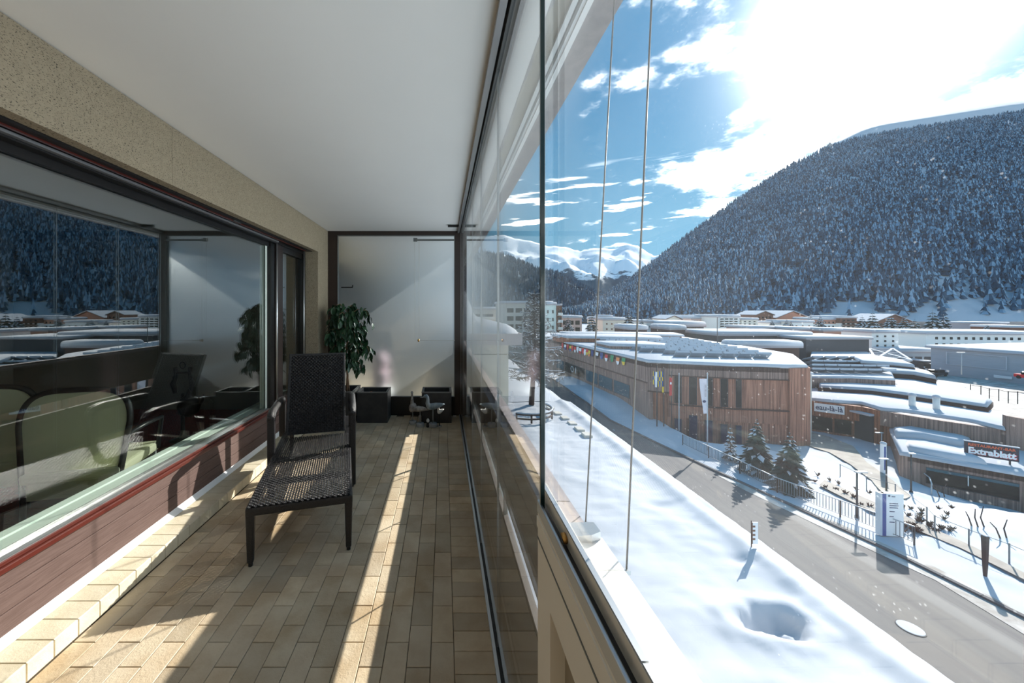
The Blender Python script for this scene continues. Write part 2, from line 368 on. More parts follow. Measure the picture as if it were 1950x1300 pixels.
    def mesh(s, name, mats):
        me = bpy.data.meshes.new(name); me.from_pydata(s.v, [], s.f)
        for m in (mats if isinstance(mats, (list, tuple)) else [mats]): me.materials.append(M[m] if isinstance(m, str) else m)
        if any(s.m): me.polygons.foreach_set('material_index', s.m)
        me.update(); return me
    def build(s, name, mats, parent=None, smooth=False, label=None, kind=None):
        o = bpy.data.objects.new(name, s.mesh(name, mats)); COL.objects.link(o)
        if smooth: o.data.polygons.foreach_set('use_smooth', [True]*len(o.data.polygons)); o.data.update()
        if parent is not None: o.parent = parent
        if label: o['label'] = label
        if kind: o['kind'] = kind
        return o
def B(*a): return MB().box(*a)
def link(name, me, parent=None, mw=None):
    o = bpy.data.objects.new(name, me); COL.objects.link(o)
    if parent is not None: o.parent = parent
    if mw is not None: o.matrix_local = mw
    return o
def tag(o, label, cat=None, group=None, kind=None):
    o['label'] = label
    if cat: o['category'] = cat
    if group: o['group'] = group
    if kind: o['kind'] = kind
    return o
def thing(name, label, cat, loc=(0, 0, 0), rz=0.0, group=None, kind=None):
    o = bpy.data.objects.new(name, None); COL.objects.link(o); o.location = loc; o.rotation_euler = (0, 0, rz)
    o.empty_display_size = 0.1
    return tag(o, label, cat, group, kind)
def struct(name, mb, mats, label=None, smooth=False):
    o = mb.build(name, mats, None, smooth); o['kind'] = 'structure'
    if label: o['label'] = label
    return o
def sgroup(name, label=None):
    o = bpy.data.objects.new(name, None); COL.objects.link(o); o['kind'] = 'structure'
    if label: o['label'] = label
    return o
def copy_tree(o, parent=None):
    c = o.copy(); COL.objects.link(c); c.parent = parent
    for ch in list(o.children): copy_tree(ch, c)
    return c
def text_mesh(body, size, extrude=0.004, bold=0.0):
    cu = bpy.data.curves.new('lettering', 'FONT'); cu.body = body; cu.size = size; cu.extrude = extrude; cu.offset = bold
    cu.align_x = 'CENTER'; cu.align_y = 'CENTER'; cu.resolution_u = 3
    tmp = bpy.data.objects.new('tmp', cu); COL.objects.link(tmp)
    dg = bpy.context.evaluated_depsgraph_get(); me = bpy.data.meshes.new_from_object(tmp.evaluated_get(dg))
    bpy.data.objects.remove(tmp); bpy.data.curves.remove(cu); return me
def lettering(body, size, m, parent, origin, right, up, width=None, bold=0.0, name='lettering'):
    """flat letters on a board: origin is the centre in the parent's space"""
    me = text_mesh(body, size, 0.006, bold); me.materials.clear(); me.materials.append(M[m])
    r = Vector(right).normalized(); u = Vector(up).normalized(); n = r.cross(u); s = 1.0
    xs = [v.co.x for v in me.vertices]; w = max(xs)-min(xs)
    if width: s = width/w
    mw = Matrix(((r.x*s, u.x, n.x, origin[0]), (r.y*s, u.y, n.y, origin[1]), (r.z*s, u.z, n.z, origin[2]), (0, 0, 0, 1)))
    me.transform(mw); return link(name, me, parent)
def P(px, py, Y): return Vector(((px-CX)/FPX*Y, Y, EYE-(py-CY)/FPX*Y))        # a point of the place at depth Y
def fbm(x, y, z=0.0, s=1.0, o=4): return mnoise.fractal(Vector((x*s, y*s, z)), 1.0, 2.0, o)
def sm(x, a, b):
    t = min(1.0, max(0.0, (x-a)/(b-a))); return t*t*(3-2*t)

# ------------------------------------------------------------------ balcony shell
BACK, WALLX, WINX, CEIL = 5.15, -1.635, -1.86, 2.60
GLX = 0.24                                            # plane of the glazing
FRONT = -1.7
def tile_mesh(name, w, l, h, m):
    c = 0.002; g = 0.0014; x, y = w/2-g, l/2-g
    mb = MB(); V = [(-x, -y, 0), (x, -y, 0), (x, y, 0), (-x, y, 0), (-x, -y, h-c), (x, -y, h-c), (x, y, h-c), (-x, y, h-c),
                    (-x+c, -y+c, h), (x-c, -y+c, h), (x-c, y-c, h), (-x+c, y-c, h)]
    F = [(0, 1, 5, 4), (1, 2, 6, 5), (2, 3, 7, 6), (3, 0, 4, 7), (4, 5, 9, 8), (5, 6, 10, 9), (6, 7, 11, 10), (7, 4, 8, 11), (8, 9, 10, 11)]
    return mb.add(V, F).mesh(name, m)
def build_floor():
    root = struct('floor', B(-1.90, 0.30, FRONT, BACK, -0.22, -0.007), 'grout', 'tiled balcony floor in sand-coloured running bond')
    W, L = 0.1009, 0.2011; tm = tile_mesh('tile', W, L, 0.012, 'tile'); bmsh = tile_mesh('border_tile', 0.190, 0.1005, 0.012, 'tile')
    spots = []
    for k in range(17):
        xc = 0.045-(k+0.5)*W; off = 1.632+(0.0877 if k % 2 else 0.0)
        for n in range(-17, 19):
            yc = off+(n-0.5)*L
            if FRONT+0.1 < yc < BACK-0.05: spots.append((xc, yc, tm))
    for n in range(-31, 38):
        yc = 1.489+(n+0.5)*0.1005
        if FRONT+0.05 < yc < BACK-0.04: spots.append((0.14, yc, bmsh))
    vis = [s for s in spots if s[1] > 1.36 and abs(s[0])/s[1] < 1.3]; vis.sort(key=lambda s: s[1])
    first = set((s[0], s[1]) for s in vis[:300]); rest = MB()
    for (x, y, me) in spots:
        dz = random.uniform(-0.0006, 0.0006)
        if (x, y) in first:
            o = link('tile', me, root); o.location = (x, y, -0.012+dz); o.rotation_euler = (random.uniform(-.002, .002), random.uniform(-.003, .003), 0)
        else:
            rest.add([(v.co.x+x, v.co.y+y, v.co.z-0.012+dz) for v in me.vertices], [tuple(p.vertices) for p in me.polygons])
    rest.build('tile_field', 'tile', root, kind='stuff')
    B(0.236, 0.44, FRONT, BACK+4, -0.22, -0.02).build('slab_edge', 'concrete', root)
build_floor()

def build_ceiling():
    c = struct('ceiling', B(-1.95, 0.385, FRONT, BACK+4, CEIL, CEIL+0.22), 'ceiling', 'smooth white painted balcony ceiling')
    B(0.385, 0.455, FRONT, BACK+4, CEIL+0.004, CEIL+0.22).build('stained_strip', 'stain', c, label='bare stained strip with flaking paint')
    # flakes of paint left on the edge of the strip
    mb = MB(); y = -0.4; r = random.Random(3)
    while y < 8:
        d = r.uniform(0.08, 0.3); w = r.uniform(0.004, 0.022)
        mb.prism([(0.384, y), (0.384+w, y+d*0.3), (0.384+w*0.7, y+d*0.8), (0.384, y+d)], CEIL-0.001, CEIL+0.004); y += d*0.9
    mb.build('paint_flake_edge', 'greybeam', c)
    B(0.455, 0.475, FRONT, BACK+4, CEIL-0.012, CEIL+0.2).build('awning_rail', 'white_plastic', c)
    B(0.488, 0.502, FRONT, BACK+4, CEIL-0.018, CEIL+0.2).build('awning_rail', 'white_plastic', c)
    B(0.475, 0.488, FRONT, BACK+4, CEIL+0.004, CEIL+0.2).build('rail_groove', 'alu_dark', c)
    B(0.502, 0.524, FRONT, BACK+4, CEIL-0.024, CEIL+0.2).build('awning_rail', 'white_bright', c)
    B(0.524, 0.60, FRONT, BACK+4, CEIL-0.02, CEIL+0.3).build('edge_beam', 'greybeam', c, label='grey rendered slab edge')
    B(0.60, 0.632, FRONT, BACK+4, CEIL-0.014, CEIL+0.3).build('drip_edge', 'greybeam', c)
    B(-6.0, -1.95, FRONT, BACK+4, CEIL, CEIL+0.22).build('room_slab', 'roomwall', c)
build_ceiling()

def build_left_wall():
    w = sgroup('wall_left', 'beige roughcast wall above and beside the window')
    B(-1.95, WALLX, FRONT, 2.18, 2.245, CEIL-0.004).build('lintel', 'plaster', w)
    B(-1.95, WALLX, 2.183, 4.72, 2.245, CEIL-0.004).build('lintel', 'plaster', w)
    B(-1.95, WALLX, 4.723, BACK, 0.0, CEIL-0.004).build('pier', 'plaster', w)
    # neighbour's side of the wall beyond the screen
    B(-1.95, WALLX, BACK+0.02, BACK+4, 2.245, CEIL-0.004).build('lintel', 'plaster', w)
    B(-2.0, -1.80, BACK+0.4, BACK+4, 0.0, 2.245).build('neighbour_window', 'black', w)
    # kerb of pale tiles
    k = sgroup('trim_1', 'low step of pale tiles along the window wall')
    B(-1.90, -1.684, FRONT, 4.72, -0.01, 0.068).build('kerb_core', 'grout', k)
    top = tile_mesh('kerb_tile', 0.197, 0.1035, 0.012, 'tile_light'); fr = tile_mesh('kerb_front_tile', 0.078, 0.1035, 0.012, 'tile_light')
    for n in range(-10, 32):
        y = 1.4526+(n+0.5)*0.1035
        if y > 4.7: continue
        o = link('kerb_tile', top, k); o.location = (-1.7725, y, 0.068)
        o = link('kerb_front_tile', fr, k); o.location = (-1.684, y, 0.041); o.rotation_euler = (0, PI/2, 0)
    # white flashing, planks, sill
    MB().add([(-1.868, FRONT, 0.082), (-1.835, FRONT, 0.082), (-1.868, FRONT, 0.125), (-1.868, 4.72, 0.082), (-1.835, 4.72, 0.082), (-1.868, 4.72, 0.125)],
             [(0, 1, 2), (3, 5, 4), (0, 3, 4, 1), (1, 4, 5, 2), (2, 5, 3, 0)]).build('white_flashing', 'white_plastic', k)
    t2 = sgroup('trim_2', 'brown timber boards and red-brown sill below the window')
    for (a, b) in ((0.115, 0.208), (0.212, 0.303), (0.307, 0.397)):
        MB().cbox(-1.90, -1.862, FRONT, 4.715, a, b, 0.003).build('plank', 'board', t2)
    MB().cbox(-1.93, -1.825, FRONT, 4.715, 0.399, 0.425, 0.004).build('sill', 'redbrown', t2)
    MB().cbox(-1.93, -1.838, FRONT, 4.715, 0.427, 0.446, 0.004).build('sill', 'redbrown', t2)
    B(-1.93, -1.845, FRONT, 4.715, 0.446, 0.452).build('sill_seal', 'alu_dark', t2)
build_left_wall()

def build_windows():
    w = sgroup('window_1', 'large fixed window mirroring the valley')
    # head with blind slot
    B(-1.93, -1.80, FRONT, 4.72, 2.205, 2.245).build('head_frame', 'black', w)
    MB().box(-1.80, -1.775, FRONT, 3.9, 2.215, 2.228).build('blind_track', 'alu', w)
    B(-1.77, -1.70, FRONT, 4.68, 2.236, 2.2445).build('blind_slot', 'black', w)
    B(-1.76, -1.745, FRONT, 4.6, 2.228, 2.2445).build('blind_slat', 'redbrown', w)
    B(-1.93, -1.835, 3.84, 3.93, 0.452, 2.205).build('mullion', 'black', w)
    B(-1.93, -1.85, FRONT, 3.84, 2.165, 2.205).build('top_bar', 'black', w)
    B(-1.93, -1.872, 3.80, 3.84, 0.452, 2.165).build('glazing_bead', 'sill_in', w)
    B(-1.885, -1.872, FRONT, 3.80, 0.452, 2.165).build('pane', 'windowglass', w)
    MB().cyl((-1.80, 3.905, 0.42), (-1.80, 3.905, 2.235), 0.012, n=12).build('blind_guide', 'alu', w, True, label='slim aluminium blind guide')
    mb = MB(); mb.box(-1.80, -1.74, 3.0, 3.012, 2.229, 2.236); mb.box(-1.74, -1.732, 3.0, 3.1, 2.229, 2.236); mb.build('bracket', 'alu_dark', w)
    w2 = sgroup('window_2', 'narrow window beside the rendered pier')
    B(-1.93, -1.82, 3.95, 4.10, 0.452, 2.205).build('frame', 'brown', w2)
    B(-1.93, -1.80, 4.66, 4.715, 0.452, 2.205).build('frame', 'black', w2)
    B(-1.93, -1.82, 4.10, 4.66, 2.14, 2.205).build('frame', 'black', w2)
    B(-1.93, -1.82, 4.10, 4.66, 0.452, 0.50).build('frame', 'brown', w2)
    B(-1.855, -1.842, 4.10, 4.66, 0.50, 2.14).build('pane', 'windowglass', w2)
    MB().cyl((-1.79, 4.64, 0.44), (-1.79, 4.64, 2.235), 0.009, n=10).build('blind_guide', 'alu', w2, True)
    # jamb return of the pier
    B(-1.80, -1.636, 4.712, 4.722, 0.08, 2.245).build('jamb', 'plaster', w2)
    # room behind
    r = sgroup('wall_room', 'dim room behind the window')
    B(-6.0, -1.93, FRONT, BACK, -0.05, 0.10).build('room_floor', 'carpet', r)
    B(-6.1, -6.0, FRONT, BACK, 0, CEIL).build('room_back_wall', 'roomwall', r)
    B(-6.0, -1.95, BACK-0.1, BACK, 0.1, CEIL).build('room_end_wall', 'roomwall', r)
    B(-6.0, -1.95, FRONT-0.1, FRONT, 0.1, CEIL).build('room_near_wall', 'roomwall', r)
    si = sgroup('trim_3', 'pale inner window ledge with grooves in the sun')
    for (a, b, z) in ((-1.965, -1.93, 0.452), (-2.02, -1.972, 0.446), (-2.085, -2.027, 0.452)):
        MB().cbox(a, b, FRONT, 4.7, 0.40, z, 0.003).build('ledge_strip', 'sill_in', si)
    B(-2.085, -1.93, FRONT, 4.7, 0.1, 0.402).build('ledge_base', 'sill_in', si)
    # end wall behind the camera
    struct('wall_near', B(-1.95, 0.40, FRONT-0.15, FRONT, -0.1, CEIL), 'plaster', 'rendered end wall of the balcony behind the viewer')
build_windows()

def build_screen():
    s = sgroup('wall_back', 'frosted glass privacy screen in a dark brown frame')
    xl, xr = WALLX+0.005, GLX+0.03
    B(xl, xl+0.13, BACK-0.04, BACK+0.02, 0.0, CEIL-0.002).build('post', 'brown', s)
    B(xr-0.115, xr, BACK-0.04, BACK+0.02, 0.0, CEIL-0.002).build('post', 'brown', s)
    B(xl+0.13, xr-0.115, BACK-0.04, BACK+0.02, CEIL-0.062, CEIL-0.002).build('top_rail', 'brown', s)
    B(xl+0.13, xr-0.115, BACK-0.04, BACK+0.02, 0.0, 0.262).build('kick_panel', 'black', s)
    B(xl+0.13, xr-0.115, BACK-0.012, BACK-0.002, 0.262, CEIL-0.062).build('frosted_pane', 'frosted', s)
    B(xl+0.13, xl+0.138, BACK-0.045, BACK-0.012, 0.262, CEIL-0.062).build('bead', 'alu_dark', s)
    B(xr-0.123, xr-0.115, BACK-0.045, BACK-0.012, 0.262, CEIL-0.062).build('bead', 'alu_dark', s)
    B(xl+0.13, xr-0.115, BACK-0.045, BACK-0.012, CEIL-0.07, CEIL-0.062).build('bead', 'alu_dark', s)
    # neighbour's balcony behind the frosted pane
    n = sgroup('floor_neighbour', 'neighbouring balcony seen blurred through the frosted screen')
    B(-1.90, 0.30, BACK+0.02, BACK+4, -0.22, 0.0).build('floor_slab', 'tile', n)
    B(-1.90, 0.30, BACK+4, BACK+4.1, 0, CEIL).build('far_screen', 'hallgrey2', n)
    v = thing('flower_pot', 'blurred pink and white pot behind the frosted screen', 'pot', (-0.98, BACK+0.42, 0.0))
    MB().lathe([(0.09, 0.3), (0.12, 0.36), (0.13, 0.5), (0.10, 0.56)], n=14).build('body', 'blush', v, True)
    MB().lathe([(0.02, 0.55), (0.10, 0.60), (0.12, 0.70), (0.09, 0.79), (0.03, 0.82)], n=12).build('bloom', 'blush', v, True)
    MB().lathe([(0.18, 0.0), (0.20, 0.05), (0.20, 0.26), (0.12, 0.30)], n=14).build('foot', 'porcelain', v, True)
    # lever handle seen left in the pane, curtain rod with cord at the right
    h = thing('lever_handle', 'small dark hook-shaped lever on the left of the frosted pane', 'handle', (0, 0, 0))
    mb = MB(); a = P(650, 547, BACK-0.05); b = P(671, 547, BACK-0.05); mb.bar(a, b, 0.014, 0.016); mb.bar(b+Vector((0, 0, -0.008)), b+Vector((0.006, 0, 0.035)), 0.012)
    mb.build('lever', 'black', h)
    r = thing('blind_rod', 'grey rod with a pull cord near the top of the frosted screen', 'rod', (0, 0, 0))
    a = P(790, 457, BACK-0.06); b = P(866, 457, BACK-0.06); MB().bar(a, b, 0.012, 0.026).build('rod', 'alu_dark', r)
    MB().cbox(a.x-0.02, a.x+0.035, a.y-0.012, a.y+0.012, a.z-0.02, a.z+0.03, 0.004).build('pulley', 'alu_dark', r)
    c = P(797, 648, BACK-0.06); mb = MB(); mb.cyl((a.x+0.0, a.y, a.z), (a.x+0.0, a.y, c.z), 0.0022, n=5); mb.cyl((a.x+0.06, a.y, a.z), (a.x+0.06, a.y, c.z), 0.0022, n=5)
    mb.build('pull_cord', 'cord', r)
    MB().lathe([(0.004, -0.02), (0.013, -0.012), (0.013, 0.012), (0.004, 0.02)], (c.x, c.y, c.z), 10).build('cord_knob', 'brass', r, True)
    d = P(866, 648, BACK-0.06); mb = MB(); mb.cyl((c.x+0.02, c.y, c.z), (d.x, d.y, d.z), 0.004, n=6); mb.build('lower_rod', 'cord', r)
    # short black bar on the ceiling
    bar = MB().cbox(0.055, 0.205, 4.72, 4.76, CEIL-0.03, CEIL-0.001, 0.004).build('ceiling_stop', 'black'); tag(bar, 'short black bar fixed to the ceiling before the screen', 'bar')
build_screen()

def build_glazing():
    tr = sgroup('trim_4', 'aluminium tracks of the folding glass wall on ceiling and floor')
    B(0.195, 0.222, FRONT, BACK-0.05, CEIL-0.035, CEIL-0.001).build('ceiling_track', 'alu', tr)
    B(0.222, 0.232, FRONT, BACK-0.05, CEIL-0.020, CEIL-0.001).build('track_groove', 'rubber', tr)
    B(0.232, 0.252, FRONT, BACK-0.05, CEIL-0.045, CEIL-0.001).build('ceiling_track', 'alu_dark', tr)
    B(0.252, 0.266, FRONT, BACK-0.05, CEIL-0.022, CEIL-0.001).build('track_groove', 'rubber', tr)
    B(0.266, 0.285, FRONT, BACK-0.05, CEIL-0.035, CEIL-0.001).build('ceiling_track', 'alu', tr)
    B(0.214, 0.228, 0.9, BACK-0.05, -0.004, 0.014).build('floor_track', 'alu', tr)
    B(0.228, 0.246, 0.9, BACK-0.05, -0.004, 0.008).build('track_groove', 'rubber', tr)
    B(0.246, 0.262, 0.9, BACK-0.05, -0.004, 0.014).build('floor_track', 'alu_dark', tr)
    edges = [0.885, 1.60, 2.31, 3.02, 3.73, 4.44, 5.10]
    g = sgroup('window_3', 'floor to ceiling row of frameless glass panes')
    for a, b in zip(edges[:-1], edges[1:]):
        p = B(GLX-0.004, GLX+0.004, a+0.003, b-0.003, 0.010, CEIL-0.04).build('pane', 'clear', g)
        B(GLX-0.0045, GLX+0.0045, b-0.003, b-0.0005, 0.010, CEIL-0.04).build('pane_edge', 'alu', p)
    B(GLX-0.005, GLX+0.005, 0.879, 0.8875, 1.0, CEIL-0.04).build('end_profile', 'edge', g)
    # near part: white rail with a dusty pane standing on it
    n = sgroup('window_4', 'dusty glass pane on a white metal rail')
    B(0.235, 0.285, FRONT, 0.905, 0.83, 1.012).build('top_rail', 'white', n)
    B(0.235, 0.285, 0.80, 0.905, 0.0, 0.83).build('stile', 'white', n)
    B(0.268, 0.285, FRONT, 0.80, 0.0, 0.83).build('infill_panel', 'taupe', n)
    B(0.2335, 0.236, FRONT, 0.905, 0.93, 0.934).build('rail_seam', 'alu_dark', n)
    B(0.232, 0.236, FRONT, 0.905, 0.96, 0.985).build('rail_moulding', 'white', n)
    MB().cbox(0.233, 0.2405, FRONT, 0.907, 0.995, 1.024, 0.002).build('rail_lip', 'alu', n)
    B(0.2405, 0.252, FRONT, 0.905, 1.0, 1.014).build('gasket', 'rubber', n)
    B(0.252, 0.266, FRONT, 0.944, 1.005, 1.046).build('glass_holder', 'white', n)
    B(0.2525, 0.262, FRONT, 0.46, 1.046, 1.0505).build('glass_clip', 'alu', n)
    B(0.2525, 0.262, 0.463, 0.944, 1.046, 1.0505).build('glass_clip', 'alu', n)
    B(0.256, 0.264, FRONT, 0.944, 1.05, CEIL-0.045).build('pane', 'dusty', n)
    B(0.2555, 0.2645, 0.944, 0.946, 1.05, CEIL-0.045).build('pane_edge', 'white_plastic', n)
    MB().cyl((0.244, 0.745, 1.028), (0.2525, 0.745, 1.03), 0.011, 0.010, 14).build('knob', 'brass', n, True, label='small brass knob')
build_glazing()

def build_balustrade():
    b = sgroup('trim_5', 'balustrade outside the glass with a bright slot between two panels')
    B(0.312, 0.336, FRONT, BACK+4, -0.22, 0.425).build('lower_panel', 'rail', b)
    B(0.312, 0.336, FRONT, BACK+4, 0.53, 0.955).build('upper_panel', 'rail', b)
    for y in (1.9, 3.9, 5.9, 7.9): B(0.316, 0.332, y, y+0.02, 0.42, 0.535).build('spacer', 'rail', b)
    B(0.300, 0.345, 0.875, 0.985, 0.955, 0.976).build('coping', 'capstone', b)
    B(0.300, 0.345, 0.99, 3.3, 0.955, 0.976).build('coping', 'capstone', b)
    B(0.300, 0.345, 3.305, 6.0, 0.955, 0.976).build('coping', 'capstone', b)
    B(0.300, 0.345, 6.005, BACK+4, 0.955, 0.976).build('coping', 'capstone', b)
    B(0.270, 0.312, 0.9, BACK, 0.935, 0.955).build('inner_upstand', 'capstone', b)
    B(0.298, 0.356, 0.715, 0.815, 0.955, 0.986).build('metal_cap', 'white_bright', b)
    B(0.298, 0.356, FRONT, 0.712, 0.955, 0.986).build('metal_cap', 'white_bright', b)
    mb = MB(); mb.add([(0.285, 0.80, 0.998), (0.325, 0.795, 1.004), (0.350, 0.808, 1.004), (0.352, 0.85, 1.0), (0.285, 0.862, 0.992), (0.285, 0.80, 0.955), (0.325, 0.795, 0.955), (0.350, 0.808, 0.955), (0.352, 0.85, 0.955)],
                      [(0, 1, 2, 3, 4), (5, 6, 1, 0), (6, 7, 2, 1), (7, 8, 3, 2), (8, 4, 3), (5, 0, 4)]); mb.build('sheet_bracket', 'alu', b)
    for (y, xa, lab) in ((0.767, 0.387, 'steel guide cable running up from the white metal cap'), (0.937, 0.367, 'steel guide cable running up beside the folded sheet bracket')):
        t = 0.44 if y < 0.9 else 0.441; k = (t-xa)/(1.5+588/690*y-0.96)
        x1 = xa+k*(CEIL-0.02-0.96)
        c = thing('guide_cable', lab, 'cable', (xa, y, 0.9))
        MB().cyl((0, 0, 0.05), (x1-xa, 0, CEIL-0.02-0.9), 0.0019, n=6).build('cable', 'steel_cable', c, True)
        MB().bar((-0.05, 0, 0.045), (0.006, 0, 0.045), 0.012, 0.008).build('clamp', 'alu', c)
        MB().cyl((x1-xa, 0, CEIL-0.05-0.9), (x1-xa, 0, CEIL-0.015-0.9), 0.006, n=8).build('upper_clamp', 'alu', c, True)
build_balustrade()

# ------------------------------------------------------------------ lounger
def woven(w, l, nu, nv, amp, fill):
    mb = MB(); du, dv = w/nu, l/nv
    def ribbon(along, k):
        n = nv if along else nu; c = (k+0.5)*(du if along else dv); hw = (du if along else dv)*fill/2
        V = []; F = []
        for j in range(n+1):
            t = j*(dv if along else du); z = amp*(1 if (j+k) % 2 else -1)*(1 if along else -1)
            for s_ in (-1, 1): V.append((c+s_*hw-w/2, t, z) if along else (t-w/2, c+s_*hw, z))
        for j in range(n): F.append((2*j, 2*j+1, 2*j+3, 2*j+2))
        mb.add(V, F)
    for i in range(nu): ribbon(True, i)
    for j in range(nv): ribbon(False, j)
    return mb
def build_lounger():
    t = thing('rattan_lounger', 'dark woven rattan sun lounger with raised backrest and armrests', 'lounger', (-0.855, 2.166, 0.0), math.atan2(0.262, 0.965))
    hw = 0.277; zt = 0.352
    # legs: tapered square posts
    def leg(x, y, z1, top=0.05, bot=0.034):
        mb = MB(); V = []
        for (z, s_) in ((0.02, bot/2), (z1, top/2)):
            V += [(x-s_, y-s_, z), (x+s_, y-s_, z), (x+s_, y+s_, z), (x-s_, y+s_, z)]
        mb.add(V, [(0, 3, 2, 1), (4, 5, 6, 7), (0, 1, 5, 4), (1, 2, 6, 5), (2, 3, 7, 6), (3, 0, 4, 7)])
        o = mb.build('leg', 'rattan', t); bv = o.modifiers.new('round', 'BEVEL'); bv.width = 0.008; bv.segments = 2
        MB().cyl((x, y, 0.0), (x, y, 0.022), 0.012, n=10).build('glide', 'rubber', o, True)
    for x in (-hw, hw):
        leg(x, 0.025, zt-0.01); leg(x, 1.72, zt-0.01)
    for s_ in (-1, 1):
        mb = MB(); mb.cbox(s_*hw-0.025, s_*hw+0.025, 0.0, 1.75, zt-0.06, zt-0.005, 0.012); mb.build('side_rail', 'rattan', t)
    MB().cbox(-hw, hw, 0.0, 0.05, zt-0.055, zt-0.004, 0.012).build('front_rail', 'rattan', t)
    MB().cbox(-hw, hw, 1.70, 1.75, zt-0.055, zt-0.004, 0.012).build('rear_rail', 'rattan', t)
    for y in (0.36, 0.74): MB().cbox(-hw, hw, y, y+0.03, zt-0.05, zt-0.015, 0.006).build('cross_bar', 'rattan', t)
    sw = woven(2*hw+0.02, 1.16, 36, 78, 0.0035, 0.70).build('woven_seat', 'rattan', t, kind='stuff'); sw.location = (0, 0.0, zt)
    # backrest
    bk = bpy.data.objects.new('backrest', None); COL.objects.link(bk); bk.parent = t; bk.location = (0.0, 1.16, 0.375)
    ang = math.atan2(0.69, 0.25); bk.rotation_euler = (ang, 0, 0)
    wv = woven(0.50, 0.72, 32, 48, 0.0045, 0.86).build('woven_panel', 'rattan', bk, kind='stuff'); wv.location = (0, 0, 0.014)
    B(-0.245, 0.245, 0.005, 0.715, -0.008, 0.008).build('core', 'rattan', bk)
    for s_ in (-1, 1): MB().cbox(s_*0.245-0.012, s_*0.245+0.012, 0, 0.73, -0.016, 0.018, 0.006).build('edge', 'rattan', bk)
    MB().cbox(-0.257, 0.257, 0.712, 0.735, -0.016, 0.018, 0.006).build('edge', 'rattan', bk)
    MB().bar((0.0, 1.40, 0.33), (0.0, 1.30, 0.72), 0.4, 0.02).build('support_stay', 'rattan', t)
    # armrests
    for s_ in (-1, 1):
        x = s_*0.315; a = bpy.data.objects.new('armrest', None); COL.objects.link(a); a.parent = t
        o = MB().cbox(x-0.028, x+0.028, 0.82, 0.875, 0.02, 0.64, 0.012).build('arm_post', 'rattan', a)
        MB().cyl((x, 0.848, 0), (x, 0.848, 0.022), 0.012, n=10).build('glide', 'rubber', a, True)
        MB().cbox(x-0.028, x+0.028, 1.36, 1.41, 0.30, 0.63, 0.012).build('arm_post', 'rattan', a)
        mb = MB(); mb.tube([(x, 0.84, 0.60), (x, 0.86, 0.645), (x, 0.92, 0.662), (x, 1.25, 0.665), (x, 1.36, 0.650), (x, 1.40, 0.60)], 0.033, 10); mb.build('arm_bar', 'rattan', a, True)
build_lounger()

# ------------------------------------------------------------------ planters, ficus, birds
def planter(label, x0, x1, y0, y1, h):
    t = thing('square_planter', label, 'planter', ((x0+x1)/2, (y0+y1)/2, 0.0), 0, 'square anthracite planters by the screen')
    w, d = (x1-x0)/2, (y1-y0)/2; th = 0.026
    mb = MB(); mb.box(-w, w, -d, -d+th, 0.0, h-0.012); mb.box(-w, w, d-th, d, 0.0, h-0.012); mb.box(-w, -w+th, -d+th, d-th, 0.0, h-0.012); mb.box(w-th, w, -d+th, d-th, 0.0, h-0.012)
    mb.box(-w+th, w-th, -d+th, d-th, 0.0, 0.05); mb.build('body', 'planter', t)
    mb = MB(); e = 0.003
    mb.box(-w-e, w+e, -d-e, -d+th, h-0.012, h); mb.box(-w-e, w+e, d-th, d+e, h-0.012, h); mb.box(-w-e, -w+th, -d+th, d-th, h-0.012, h); mb.box(w-th, w+e, -d+th, d-th, h-0.012, h); mb.build('rim', 'planter_rim', t)
    mb = MB(); n = 8; V = []
    for j in range(n+1):
        for i in range(n+1):
            V.append((-w+th+(2*w-2*th)*i/n, -d+th+(2*d-2*th)*j/n, h-0.07+random.uniform(-.012, .012)))
    mb.add(V, [(j*(n+1)+i, j*(n+1)+i+1, (j+1)*(n+1)+i+1, (j+1)*(n+1)+i) for j in range(n) for i in range(n)]); mb.build('soil', 'soil', t, True)
    return t
p1 = planter('tall square dark planter in the corner holding the ficus', -1.585, -1.165, 4.66, 5.08, 0.435)
p2 = planter('square dark planter with bare soil and dry leaves beside the ficus planter', -1.143, -0.741, 4.77, 5.09, 0.405)
mb = MB()
for k in range(7):
    x, y = random.uniform(-.12, .12), random.uniform(-.1, .1); a = random.uniform(0, 6); c, s_ = math.cos(a)*.04, math.sin(a)*.04
    mb.add([(x-c, y-s_, 0.345), (x-s_*.5, y+c*.5, 0.355), (x+c, y+s_, 0.35), (x+s_*.5, y-c*.5, 0.36)], [(0, 1, 2, 3)])
mb.build('dry_leaves', 'flag_orange', p2).data.materials[0] = mat('dry_leaf', rgb(150, 84, 60), 0.9)
p3 = planter('square dark planter behind the wooden birds', -0.29, 0.104, 4.77, 5.09, 0.405)

